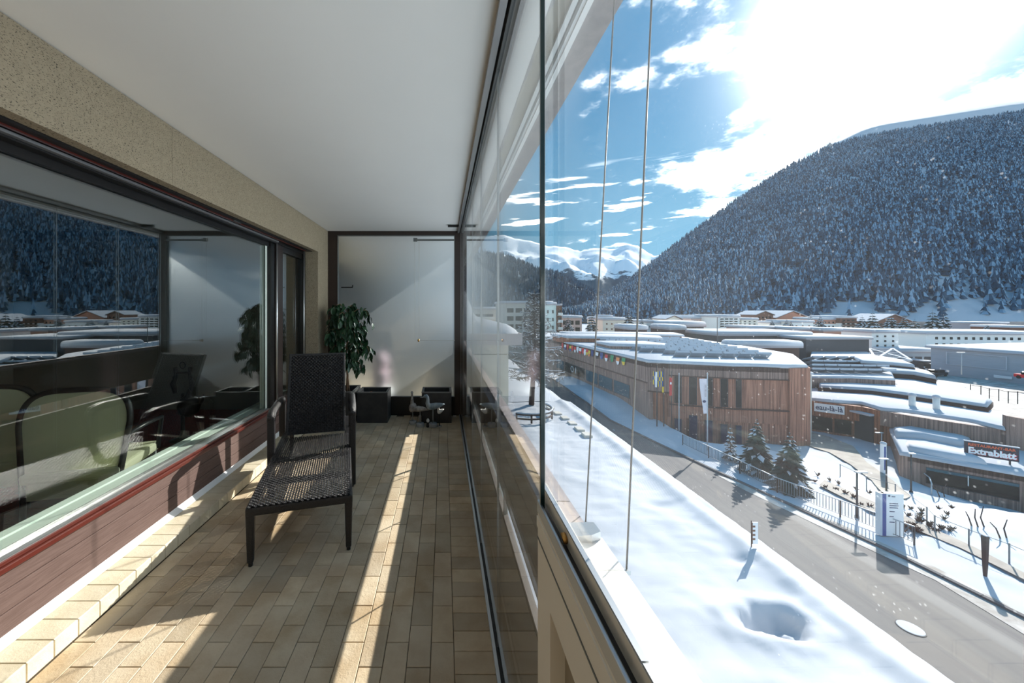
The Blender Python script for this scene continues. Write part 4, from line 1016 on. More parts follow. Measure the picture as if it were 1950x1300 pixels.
def curved_bench():
    c = P(1000, 790, FPX*10.45/(790-CY)); t = thing('curved_low_fence', 'curved low timber rail in the snow below the larch', 'rail', c)
    pts = [(2.6*math.cos(a), 2.6*math.sin(a), 0) for a in [math.radians(d) for d in range(-120, 31, 15)]]
    for z in (0.35, 0.75): MB().tube([Vector(p)+Vector((0, 0, z)) for p in pts], 0.09, 6).build('rail', 'trunk', t, True)
    for p in pts[::2]: MB().cyl(p, (p[0], p[1], 0.85), 0.09, n=6).build('post', 'trunk', t)
    MB().tube([Vector(p)+Vector((0, 0, 0.86)) for p in pts], 0.08, 6).build('snow_line', 'snow', t, True)
curved_bench()
def snow_pier():
    # concrete bay of the neighbouring wing, heaped with snow
    Y = 9.6; t = thing('concrete_bay', 'pale concrete bay with overhanging slab heaped with snow', 'building', (0, 0, 0))
    x0 = 0.5; x1 = P(968, 700, Y).x; zt = P(0, 654, Y).z
    B(x0, x1, Y, Y+3.5, EYE-11, P(0, 675, Y).z).build('lower_panel', 'concrete', t)
    B(x0, x1, Y+0.004, Y+3.5, P(0, 674, Y).z, zt).build('upper_panel', 'concrete', t)
    B(x0, P(988, 0, Y).x, Y-0.45, Y+3.6, zt+0.002, P(0, 633, Y).z).build('roof_slab', 'capstone', t)
    zb = P(0, 633, Y).z
    def hz(x, y):
        u = (x-x0)/(P(984, 0, Y).x-x0); e = min(1, (1-u)*5.0)*min(1, (y-(Y-0.45))*4)
        return zb+max(0, e)**0.5*(0.16+0.34*(1-u)+0.62*math.exp(-((u-0.02)/0.12)**2))
    mb = heightfield(x0, P(984, 0, Y).x, 24, Y-0.45, Y+3.4, 14, hz); mb.build('snow_heap', 'snow', t, True)
snow_pier()

# ------------------------------------------------------------------ timber hall complex
def wall_quad(mb, a, b, t0, t1, z0, z1, off=0.02, depth=0.05):
    """box set on a straight wall from a to b between fractions t0..t1"""
    a, b = Vector(a), Vector(b); d = (b-a).normalized(); n = Vector((d.y, -d.x)); L = (b-a).length
    c = a+d*L*(t0+t1)/2+n*(off-depth/2)
    mb.obox((c.x, c.y, (z0+z1)/2), Vector((d.x, d.y, 0)), Vector((n.x, n.y, 0)), Vector((0, 0, 1)), L*(t1-t0)/2, depth/2, (z1-z0)/2)
    return mb
def frac(a, b, px):
    """fraction along a->b at which the photo column px meets the wall"""
    k = (px-CX)/FPX; ax, ay = a; bx, by = b
    return (k*ay-ax)/((bx-ax)-k*(by-ay))
ZR = EYE-6.1
def build_complex():
    t = thing('timber_hall', 'large timber-clad hall with flat snowy roof beside the street', 'building', (0, 0, 0))
    w0 = (20.0, 88.0); w1 = (23.05, 41.0); c1 = (25.0, 40.2); f1 = (35.6, 37.4); e1 = (37.9, 37.6); r1 = (45.0, 46.5); r2 = (47, 56)
    # long wing: recessed lower wall with windows below a projecting fascia
    MB().wall([(w0[0]+0.25, w0[1]), (w1[0]+0.25, w1[1])][::-1], EYE-12.6, EYE-8.2, -0.4).build('lower_wall', 'wood_grey', t)
    MB().wall([w0, w1], EYE-8.35, ZR, 0.5).build('fascia', 'wood_grey', t)
    MB().wall([(w0[0]-0.06, w0[1]), (w1[0]-0.06, w1[1])], EYE-8.45, EYE-8.3, 0.5).build('ledge', 'ledge', t)
    a = (w1[0]+0.25, w1[1]); b = (w0[0]+0.25, w0[1])
    for (p0, p1, m) in ((1200, 1169, 'tealglass'), (1167, 1140, 'tealglass'), (1139, 1116, 'tealglass'), (1114, 1076, 'winglass'), (1074, 1060, 'tealglass')):
        fr = bpy.data.objects.new('window', None); COL.objects.link(fr); fr.parent = t
        ta, tb = frac(a, b, p0), frac(a, b, p1)
        # the wall runs away from the viewer here, so its outside is on the left hand
        wall_quad(MB(), b, a, 1-tb, 1-ta, EYE-11.15, EYE-9.45, 0.03, 0.06).build('frame', 'anthracite', fr)
        wall_quad(MB(), b, a, 1-tb+0.0035, 1-ta-0.0035, EYE-11.05, EYE-9.5, 0.05, 0.06).build('pane', m, fr)
        if m == 'winglass':
            d = (Vector(a)-Vector(b)).normalized(); c = Vector(b)+(Vector(a)-Vector(b))*(1-(ta+tb)/2)
            n = Vector((d.y, -d.x)); lettering('01', 1.5, 'pole_pale', fr, (c.x+n.x*0.09, c.y+n.y*0.09, EYE-10.3), (d.x, d.y, 0), (0, 0, 1), width=2.2)
    # end face of the wing and the main front
    MB().wall([w1, c1], EYE-9.3, ZR, 0.5).build('wing_end_wall', 'wood_grey', t)
    MB().wall([(w1[0]+0.5, w1[1]+0.4), (c1[0]+0.2, c1[1]+0.3)], EYE-15, EYE-9.3, 0.5).build('wing_end_base', 'wood_red', t)
    MB().wall([w1, c1], EYE-9.35, EYE-9.22, -0.08).build('ledge', 'ledge', t)
    zA, zB, zC = EYE-7.35, EYE-10.55, EYE-12.0
    f0 = (25.0, 40.2); fm = (30.6, 38.3)
    MB().wall([f0, fm, f1], zA, ZR, 0.5).build('fascia', 'wood_grey', t)
    MB().wall([(f0[0], f0[1]+0.1), (fm[0], fm[1]+0.1), (f1[0], f1[1]+0.1)], zB, zA, 0.5).build('upper_wall', 'wood', t)
    MB().wall([(f0[0], f0[1]+0.1), (fm[0], fm[1]+0.1), (f1[0], f1[1]+0.1)], zC, zB, 0.5).build('lower_fascia', 'wood', t)
    MB().wall([(f0[0], f0[1]+0.3), (fm[0], fm[1]+0.3), (f1[0], f1[1]+0.15)], EYE-15.2, zC, 0.5).build('lower_wall', 'wood', t)
    MB().wall([f0, fm, f1, e1], zA-0.06, zA+0.04, -0.1).build('ledge', 'ledge', t)
    MB().wall([f0, fm, f1, e1], zB-0.08, zB+0.06, -0.1).build('ledge', 'ledge', t)
    MB().wall([(f1[0], f1[1]-0.15), (e1[0], e1[1]-0.15)], EYE-15.2, ZR, 0.6).build('end_block', 'wood', t)
    MB().wall([(e1[0], e1[1]-0.15), r1, r2], EYE-15.2, ZR, 0.5).build('side_wall', 'wood', t)
    def front_windows(rows, m):
        for (p0, p1, z0, z1) in rows:
            A_, B_ = ((f0[0], f0[1]+0.1), (fm[0], fm[1]+0.1)) if p1 < 1395 else ((fm[0], fm[1]+0.1), (f1[0], f1[1]+0.1))
            ta, tb = frac(A_, B_, p0), frac(A_, B_, p1)
            fr = wall_quad(MB(), A_, B_, ta, tb, z0, z1, 0.04, 0.08).build('window', 'anthracite', t)
            off = 0.035 if m == 'winglass' else 0.05
            wall_quad(MB(), A_, B_, ta+0.008, tb-0.008, z0+0.06, z1-0.06, 0.06, 0.06).build('pane', m, fr)
    front_windows([(1284, 1298, zB+0.15, zA-0.08), (1312, 1327, zB+0.1, zA-0.08), (1342, 1357, zB+0.1, zA-0.08), (1372, 1386, zB+0.1, zA-0.08), (1401, 1412, zB+0.1, zA-0.08)], 'winglass')
    front_windows([(1284, 1298, EYE-14.2, EYE-12.1), (1312, 1328, EYE-14.2, EYE-11.6), (1342, 1357, EYE-14.3, EYE-12.0), (1372, 1385, EYE-14.3, EYE-12.3), (1401, 1412, EYE-14.3, EYE-12.3)], 'blueglass')
    # roof
    poly = [w0, w1, c1, fm, f1, e1, r1, r2, (49, 70), (52, 88)]
    MB().prism(poly, ZR-0.5, ZR, 0).build('roof_deck', 'ledge', t)
    sp = [(20.1, 88), (23.1, 41.05), (24.9, 40.3), (25.3, 40.2), (28, 39.25), (30.6, 38.35), (33, 38.0), (35.6, 37.35), (37.8, 37.6), (41.5, 42.2), (45, 46.6), (47, 56), (49, 70), (52, 88)]
    MB().prism(sp, ZR-0.03, ZR+0.36, 0.22).build('roof_snow', 'snow', t, True)
    # lower timber box and lantern roofs among the snow
    for (poly_, z0, z1, m) in (([(24, 52), (30, 50.5), (32, 52), (31, 56), (24, 57)], ZR, ZR+0.75, 'wood_grey'), ([(21.8, 63), (36, 60), (38, 64), (36, 68), (21, 70)], ZR, ZR+1.0, 'wood_red'),
                               ([(26, 74), (46, 70), (48, 76), (26, 80)], ZR, ZR+0.8, 'wood_grey')):
        b_ = MB().prism(poly_, z0, z1, 0).build('roof_box', m, t); cx_ = sum(p[0] for p in poly_)/len(poly_); cy_ = sum(p[1] for p in poly_)/len(poly_)
        MB().prism([(cx_+(p[0]-cx_)*1.04, cy_+(p[1]-cy_)*1.04) for p in poly_], z1, z1+0.4, 0.25).build('snow_cap', 'snow', b_, True)
    # fire stair beside the corner
    B(38.2, 39.2, 38.6, 39.6, EYE-14, ZR-0.9).build('vent_shaft', 'concrete', t); MB().prism([(38.1, 38.5), (39.3, 38.5), (39.3, 39.7), (38.1, 39.7)], ZR-0.9, ZR-0.6, 0.1).build('snow_cap', 'snow', t, True)
build_complex()

def solar(label, rows, tilt, pw, ph):
    t = thing('solar_array', label, 'solar panels', (0, 0, 0)); n = 0
    me = None
    for (xa, ya, xb, yb, z) in rows:
        L = math.hypot(xb-xa, yb-ya); m = int(L/(pw+0.05)); ang = math.atan2(yb-ya, xb-xa)
        for i in range(m):
            if n >= 298: break
            if me is None:
                mb = MB(); mb.box(-pw/2, pw/2, 0, ph, -0.03, 0.03); mb.mat(1); mb.box(-pw/2+0.04, pw/2-0.04, 0.02, ph-0.06, 0.03, 0.07); mb.mat(2); mb.box(-pw/2+0.02, pw/2-0.02, -0.07, 0.16, 0.0, 0.13); mb.box(-pw/2+0.02, pw/2-0.02, -0.035, -0.03, -0.12, 0.03); me = mb.mesh('panel', ['panel_edge', 'solar', 'snow'])
            f = (i+0.5)/m
            mw = Matrix.Translation((xa+(xb-xa)*f, ya+(yb-ya)*f, z)) @ Matrix.Rotation(ang, 4, 'Z') @ Matrix.Translation((0, 0, 0.45)) @ Matrix.Rotation(-tilt, 4, 'X')
            link('panel', me, t, mw); n += 1
rows = []
for k in range(11):
    y = 42.2+k*2.3; xl = 27.5+0.1*k-(1.8 if k > 1 else 0); xr = 37.5+0.55*k if k < 8 else 42
    rows.append((xl, y+0.9, xr, y-0.9, ZR+0.55))
solar('rows of snowy solar panels on the flat roof of the timber hall', rows, math.radians(42), 1.5, 1.1)

def build_poolhall():
    t = thing('pool_hall', 'low timber pool hall with name sign and snow-covered roofs', 'building', (0, 0, 0))
    zt = EYE-10.6
    a0 = (41.6, 42.6); a1 = P(1640, 770, 39.3); a1 = (a1.x, a1.y); a2 = P(1676, 780, 37.7); a2 = (a2.x, a2.y); a3 = P(1790, 795, 34.4); a3 = (a3.x, a3.y); a4 = P(1912, 818, 31.8); a4 = (a4.x, a4.y)
    MB().wall([a0, a1], EYE-12.2, zt, 0.4).build('sign_wall', 'wood_red', t)
    MB().wall([(a0[0], a0[1]+0.4), (a1[0], a1[1]+0.4)], EYE-16, EYE-12.2, 0.3).build('lower_wall', 'wood_red', t)
    for (p0, p1) in ((1546, 1586), (1588, 1622)):
        A_, B_ = (a0[0], a0[1]+0.4), (a1[0], a1[1]+0.4); fr = wall_quad(MB(), A_, B_, frac(A_, B_, p0), frac(A_, B_, p1), EYE-14.0, EYE-12.3, 0.05, 0.1).build('window', 'wood_red', t)
        wall_quad(MB(), A_, B_, frac(A_, B_, p0)+0.008, frac(A_, B_, p1)-0.008, EYE-13.9, EYE-12.35, 0.08, 0.06).build('pane', 'tealglass' if False else 'winglass', fr)
    MB().wall([a1, a2], EYE-16, zt, 0.4).build('porch_wall', 'wood_red', t)
    dr = wall_quad(MB(), a1, a2, frac(a1, a2, 1628), frac(a1, a2, 1664), EYE-14.6, EYE-11.3, 0.1, 0.2).build('dark_door', 'anthracite', t)
    wall_quad(MB(), a1, a2, frac(a1, a2, 1627), frac(a1, a2, 1665), EYE-11.3, EYE-11.1, 0.6, 0.7).build('door_canopy_snow', 'snow', dr)
    MB().wall([a2, a3, a4], EYE-12.1, [zt, zt, zt], 0.4).build('curved_fascia', 'wood_grey', t)
    MB().wall([(a2[0], a2[1]+0.7), (a3[0]+0.4, a3[1]+0.7), (a4[0]+0.5, a4[1]+0.7)], EYE-15.5, EYE-12.1, 0.3).build('recessed_wall', 'wood_red', t)
    MB().wall([(a2[0]+0.3, a2[1]+0.5), (a3[0]+0.2, a3[1]+0.45), (a4[0]+0.3, a4[1]+0.4)], EYE-12.9, EYE-12.15, 0.2).build('window_band', 'tealglass', t)
    # taller block at the right
    MB().wall([(a4[0]-0.2, a4[1]-0.25), (a4[0]+5, a4[1]-4.0)], EYE-16, [EYE-9.3, EYE-10.2], 0.5).build('tall_block', 'wood_grey', t)
    def roof(name, pl, d, h, ins, m='snow'):
        pts = [P(px, py, FPX*d/(py-CY)) for (px, py) in pl]; return MB().prism([(p.x, p.y) for p in pts], EYE-d, EYE-d+h, ins).build(name, m, t, True)
    roof('roof_snow', [(1536, 762), (1600, 768), (1640, 770), (1678, 782), (1735, 787), (1790, 796), (1850, 805), (1914, 820), (1935, 800), (1800, 757), (1620, 735), (1545, 738)], 10.6, 0.35, 0.28)
    roof('roof_snow', [(1560, 738), (1660, 744), (1720, 752), (1800, 764), (1880, 776), (1890, 765), (1840, 742), (1740, 722), (1640, 712), (1556, 712)], 9.9, 0.35, 0.28)
    roof('roof_snow', [(1680, 710), (1740, 714), (1782, 722), (1770, 712), (1720, 700), (1650, 699)], 9.0, 0.5, 0.25)
    roof('roof_edge', [(1680, 711), (1740, 715), (1783, 723), (1772, 713), (1720, 701), (1650, 700)], 9.05, -0.6, 0, 'ledge')
    roof('roof_snow', [(1640, 692), (1700, 696), (1742, 700), (1720, 690), (1660, 680), (1625, 682)], 8.3, 0.5, 0.25)
    roof('roof_edge', [(1640, 693), (1700, 697), (1743, 701), (1722, 691), (1660, 681), (1625, 683)], 8.35, -0.6, 0, 'ledge')
    roof('roof_deck', [(1558, 739), (1660, 745), (1720, 753), (1800, 765), (1882, 778), (1892, 766), (1840, 742), (1740, 722), (1640, 712), (1556, 712)], 9.92, -0.45, 0, 'ledge')
    # dark roof unit and two vent pipes
    p = P(1618, 738, 46.0); q = P(1673, 760, 46.0); d = MB().box(p.x, q.x, 46.0, 48.0, q.z, p.z); o = d.build('roof_unit', 'anthracite', t); MB().prism([(p.x-.1, 45.9), (q.x+.1, 45.9), (q.x+.1, 48.1), (p.x-.1, 48.1)], p.z, p.z+0.25, 0.12).build('snow_cap', 'snow', o, True)
    for (px, pyt, pyb, Y) in ((1737, 753, 780, 38.5), (1783, 757, 780, 37.2)):
        a = P(px, pyb, Y); b = P(px, pyt, Y); o = MB().cyl((a.x, Y, a.z-0.4), (a.x, Y, b.z), 0.24, n=12).build('vent_pipe', 'pale', t, True); MB().lathe([(0.30, b.z), (0.33, b.z+0.1), (0.2, b.z+0.25), (0.05, b.z+0.32)], (a.x, Y, 0), 12).build('snow_cap', 'snow', o, True)
    # name sign
    A_, B_ = a0, a1; d_ = (Vector(B_)-Vector(A_)).normalized(); n_ = Vector((d_.y, -d_.x)); ta, tb = frac(A_, B_, 1550), frac(A_, B_, 1608)
    c = Vector(A_)+(Vector(B_)-Vector(A_))*(ta+tb)/2; L = (Vector(B_)-Vector(A_)).length*(tb-ta); zc = EYE-11.25
    s_ = thing('name_sign', 'long white name sign on the timber front of the pool hall', 'sign', (c.x+n_.x*0.06, c.y+n_.y*0.06, zc), math.atan2(d_.y, d_.x))
    MB().cbox(-L/2, L/2, -0.04, 0.05, -0.47, 0.47, 0.01).build('board', 'signwhite', s_)
    lettering('eau-là-là', 0.8, 'navy', s_, (0, -0.05, 0.02), (1, 0, 0), (0, 0, 1), width=L*0.9, bold=0.015)
build_poolhall()
rows = []
for k in range(4):
    d = 8.5; py = 708-k*8
    a = P(1545, py-3, FPX*d/(py-CY)); b = P(1690-k*12, py+3, FPX*d/(py-CY)); rows.append((a.x, a.y+0.0, b.x, b.y-1.0, EYE-d))
def low_roof():
    t = thing('stepped_hall_roof', 'stepped lower hall roof carrying a second field of panels', 'building', (0, 0, 0))
    pl = [(1538, 716), (1620, 716), (1705, 720), (1690, 690), (1650, 668), (1545, 668)]; d = 8.7
    pts = [P(px, py, FPX*d/(py-CY)) for (px, py) in pl]; MB().prism([(p.x, p.y) for p in pts], EYE-14, EYE-d-0.3, 0).build('body', 'wood_grey', t)
    MB().prism([(p.x, p.y) for p in pts], EYE-d-0.3, EYE-d, 0.2).build('roof_snow', 'snow', t, True)
low_roof()
solar('second field of snowy solar panels on the stepped roof', rows, math.radians(20), 1.6, 2.2)

def build_restaurant():
    t = thing('restaurant', 'low timber restaurant with a long window and snow-covered terrace', 'building', (0, 0, 0))
    zt = EYE-12.5
    b0 = P(1714, 866, FPX*12.5/(866-CY)); b1 = P(1950, 907, FPX*12.5/(907-CY)); b2 = b1+(b1-b0)*0.4
    b0, b1, b2 = (b0.x, b0.y), (b1.x, b1.y), (b2.x, b2.y)
    w = MB().wall([b0, b1, b2], EYE-17, zt, 0.4).build('front_wall', 'wood_grey', t)
    bb = P(1694, 816, FPX*12.5/(816-CY)); bb = (bb.x, bb.y); MB().wall([bb, b0], EYE-17, zt, 0.4).build('side_wall', 'wood_grey', t)
    fr = wall_quad(MB(), b0, b1, frac(b0, b1, 1763), frac(b0, b1, 1941), EYE-14.45, EYE-13.1, 0.05, 0.1).build('window', 'anthracite', t)
    wall_quad(MB(), b0, b1, frac(b0, b1, 1764), frac(b0, b1, 1940), EYE-14.38, EYE-13.35, 0.08, 0.06).build('pane', 'winglass', fr)
    wall_quad(MB(), b0, b1, frac(b0, b1, 1764), frac(b0, b1, 1940), EYE-13.35, EYE-13.15, 0.08, 0.06).build('blind', 'tealglass', fr)
    wall_quad(MB(), b0, b1, frac(b0, b1, 1842), frac(b0, b1, 1844), EYE-14.0, EYE-13.2, 0.10, 0.04).build('glazing_bar', 'pale', fr)
    TP = lambda px, py: P(px, py, FPX*12.3/(py-CY))[:2]
    poly = [b0, b1, b2, (b2[0]+8, b2[1]+2), (50.5, 31), TP(1912, 840), TP(1800, 817), TP(1722, 808), TP(1696, 816)]
    MB().prism(poly, EYE-12.9, zt, 0).build('terrace', 'ledge', t)
    MB().prism([(b0[0]-0.1, b0[1]-0.05), (b1[0]-0.1, b1[1]-0.1), (b2[0]-0.1, b2[1]-0.1), (b2[0]+8, b2[1]+2), (50.5, 31), TP(1912, 838), TP(1800, 815), TP(1722, 806), TP(1692, 814)], zt, zt+0.35, 0.28).build('terrace_snow', 'snow', t, True)
    def drift(pl, h):
        pts = [P(px, py, FPX*12.15/(py-CY)) for (px, py) in pl]; MB().prism([(p.x, p.y) for p in pts], zt+0.2, zt+0.35+h, 0.4).build('snow_drift', 'snow', t, True)
    drift([(1725, 845), (1760, 850), (1850, 868), (1880, 885), (1800, 872), (1730, 858)], 0.45)
    drift([(1700, 820), (1750, 818), (1850, 842), (1830, 850), (1760, 836), (1706, 832)], 0.55)
    # illuminated name board standing on the terrace
    Y0, Y1 = 29.6, 28.0; tl = P(1836, 837, Y0); tr = P(1940, 855, Y1); bl = P(1836, 859, Y0); br = P(1941, 885, Y1)
    c = (tl+tr+bl+br)/4; d = Vector((tr.x-tl.x, tr.y-tl.y, 0)); L = d.length; d.normalize(); h = ((tl.z-bl.z)+(tr.z-br.z))/2
    s_ = thing('restaurant_sign', 'dark restaurant name board standing on the snowy terrace', 'sign', c, math.atan2(d.y, d.x))
    sl = (tr.z-tl.z)/L
    MB().add([(-L/2, -0.06, -h/2-sl*0), (L/2, -0.06, -h/2), (L/2, -0.06, h/2), (-L/2, -0.06, h/2), (-L/2, 0.06, -h/2), (L/2, 0.06, -h/2), (L/2, 0.06, h/2), (-L/2, 0.06, h/2)],
             [(0, 1, 2, 3), (5, 4, 7, 6), (4, 0, 3, 7), (1, 5, 6, 2), (3, 2, 6, 7), (4, 5, 1, 0)]).build('board', 'signdark', s_)
    B(-L/2-0.03, L/2+0.03, -0.08, 0.08, h/2, h/2+0.07).build('snow_edge', 'snow', s_)
    lettering('RESTAURANT-BAR', h*0.26, 'orange', s_, (0, -0.075, h*0.29), (1, 0, 0), (0, 0, 1), width=L*0.88, bold=0.01)
    lettering('Extrablatt', h*0.62, 'flag_red', s_, (0.02, -0.075, -h*0.16), (1, 0, 0), (0, 0, 1), width=L*0.90, bold=0.035, name='letter_outline')
    lettering('Extrablatt', h*0.62, 'signwhite', s_, (0.0, -0.090, -h*0.14), (1, 0, 0), (0, 0, 1), width=L*0.88, bold=0.03)
    for x in (-L*0.35, L*0.35): MB().bar((x, 0.05, -h/2-1.0), (x, 0.05, -h/2), 0.08).build('leg', 'pole_dark', s_)
build_restaurant()

# ------------------------------------------------------------------ flags and poles
def flagpoles():
    def pole(label, px, pyb, pyt, Y, m):
        a = P(px, pyb, Y); b = P(px, pyt, Y); a.z = min(a.z, gz(a.x, a.y)+0.2)
        t = thing('flagpole', label, 'flagpole', a, 0, 'flagpoles before the timber hall'); MB().cyl((0, 0, -0.2), (0, 0, b.z-a.z), 0.06, 0.04, 8).build('pole', m, t, True)
        MB().lathe([(0.02, 0), (0.07, 0.05), (0.02, 0.12)], (0, 0, b.z-a.z), 8).build('finial', m, t, True); return t
    pole('dark flagpole carrying the blue and yellow chequered flag, left one', 1251, 800, 698, 38.6, 'pole_dark')
    pole('dark flagpole carrying the blue and yellow chequered flag, right one', 1264, 800, 703, 38.6, 'pole_dark')
    pole('dark flagpole carrying the plain red flag', 1279, 805, 708, 38.2, 'pole_dark')
    pole('pale bare flagpole before the first hall window', 1293, 812, 712, 37.6, 'pole_pale')
    pole('pale flagpole carrying the long white banner', 1347, 862, 712, 32.2, 'pole_pale')
    def cloth(name, label, x0, x1, y0, y1, Y, cells, wave=0.05):
        """hanging cloth; cells(u, v) gives a material slot"""
        t0 = P(x0, y0, Y); nx, ny = 8, 8; mats = []; V = []; F = []; ms = []
        for j in range(ny+1):
            for i in range(nx+1):
                u, v = i/nx, j/ny; xa = x0+(x1-x0)*u; p = P(xa, y0+(y1-y0)*v, Y)
                V.append((p.x-t0.x, wave*math.sin(u*7+v*2), p.z-t0.z))
        for j in range(ny):
            for i in range(nx): F.append((j*(nx+1)+i, (j+1)*(nx+1)+i, (j+1)*(nx+1)+i+1, j*(nx+1)+i+1)); ms.append(cells((i+.5)/nx, (j+.5)/ny))
        mb = MB(); mb.v = V; mb.f = F; slots = sorted(set(ms)); mb.m = [slots.index(k_) for k_ in ms]
        o = mb.build(name, slots); o.location = t0; sol = o.modifiers.new('thickness', 'SOLIDIFY'); sol.thickness = 0.01
        return tag(o, label, 'flag')
    q = lambda u, v: ('flag_yellow' if (int(u*4) % 2 == int(v*3) % 2) else 'flag_blue')
    cloth('chequered_flag', 'blue and yellow chequered flag on the left dark pole', 1244, 1251, 707, 732, 38.5, q)
    cloth('chequered_flag', 'larger blue and yellow chequered flag hanging to a point on the right pole', 1252, 1263, 707, 736, 38.5, q)
    cloth('chequered_flag_tail', 'narrow yellow tail of cloth below the chequered flag', 1261, 1265, 736, 747, 38.45, lambda u, v: 'flag_yellow')
    cloth('folded_flag', 'narrow white and black folded flag on the left dark pole', 1248, 1253, 708, 737, 38.4, lambda u, v: 'flag_white' if u < 0.6 else 'flag_black')
    cloth('red_flag', 'red flag with a small white cross hanging limp', 1275, 1280, 719, 753, 38.1, lambda u, v: 'flag_white' if (0.2 < v < 0.4 and 0.3 < u < 0.7) else 'flag_red')
    # long tapering banner
    Y = 32.1; t0 = P(1346, 721, Y); mb = MB(); V = []; n = 10
    for j in range(n+1):
        v = j/n; l = P(1332+7*v, 721+66*v, Y)-t0; r_ = P(1346, 721+66*v, Y)-t0; V += [(l.x, 0.05*math.sin(v*5), l.z), (r_.x, 0, r_.z)]
    for j in range(n): mb.cur = 0; mb.add([V[2*j], V[2*j+2], V[2*j+3], V[2*j+1]], [(0, 1, 2, 3)])
    o = thing('tapering_banner', 'long tapering white banner with a small blue emblem', 'banner', t0)
    c = mb.build('cloth', 'banner_lilac', o); sol = c.modifiers.new('thickness', 'SOLIDIFY'); sol.thickness = 0.012
    a = P(1341, 764, Y)-t0; MB().lathe([(0.02, -0.12), (0.14, -0.05), (0.16, 0.05), (0.03, 0.12)], (a.x, -0.03, a.z), 10, 1, 0.25).build('emblem', 'navy', o, True)
    b_ = MB()
    for j in range(9): p = P(1342.5, 733+j*2.6, Y)-t0; b_.box(p.x-0.03, p.x+0.1, -0.03, -0.015, p.z-0.025, p.z+0.025)
    b_.build('lettering_marks', 'capstone', o)
flagpoles()
def bunting():
    cols = [('red', 'flag_red', 'flag_red'), ('white and blue', 'flag_white', 'flag_blue'), ('red', 'flag_red', 'flag_red'), ('yellow and blue', 'flag_yellow', 'flag_blue'), ('red', 'flag_red', 'flag_red'), ('red and white', 'flag_red', 'flag_white'), ('white', 'flag_white', 'flag_white'),
            ('white and red', 'flag_white', 'flag_red'), ('red', 'flag_red', 'flag_red'), ('white', 'flag_white', 'flag_white'), ('red and yellow', 'flag_red', 'flag_yellow'), ('yellow', 'flag_yellow', 'flag_orange'), ('blue', 'flag_navy', 'flag_navy'), ('white and black', 'flag_white', 'flag_black'),
            ('navy', 'flag_navy', 'flag_blue'), ('red, white and black', 'flag_red', 'flag_white'), ('green', 'flag_green', 'flag_green'), ('orange, white and green', 'flag_orange', 'flag_white'), ('green and yellow', 'flag_green', 'flag_yellow')]
    ordn = ['first', 'second', 'third', 'fourth', 'fifth', 'sixth', 'seventh', 'eighth', 'ninth', 'tenth', 'eleventh', 'twelfth', 'thirteenth', 'fourteenth', 'fifteenth', 'sixteenth', 'seventeenth', 'eighteenth', 'nineteenth']
    a = Vector((20.0, 88.0)); b = Vector((23.05, 41.0)); px = [1073, 1078, 1083, 1088, 1092, 1097, 1102, 1107, 1112, 1116, 1120, 1124, 1130, 1139, 1148, 1157, 1168, 1179, 1190]
    for i, ((cn, m1, m2), x) in enumerate(zip(cols, px)):
        f = frac(a, b, x); c = a.lerp(b, f); W = 0.42; H = 0.95
        mb = MB(); V = []
        for (y, z, bx) in ((-W, 0, 0), (W, 0, 0.03), (W*0.9, -H*0.5, 0.08), (-W*0.9, -H*0.5, 0.03), (W*0.35, -H, 0.05), (-W*0.5, -H*0.9, 0.03)): V.append((-bx, y, z))
        mb.add([V[0], V[3], V[2], V[1]], [(0, 1, 2, 3)]); mb.mat(1); mb.add([V[3], V[5], V[4], V[2]], [(0, 1, 2, 3)])
        o = mb.build('nation_flag', [m1, m2]); o.location = (c.x-0.14, c.y, EYE-6.15-0.12*(i % 2)); sol = o.modifiers.new('thickness', 'SOLIDIFY'); sol.thickness = 0.015
        tag(o, '%s flag, %s from the left along the hall roof edge' % (cn, ordn[i]), 'flag', 'nation flags along the roof edge')
bunting()

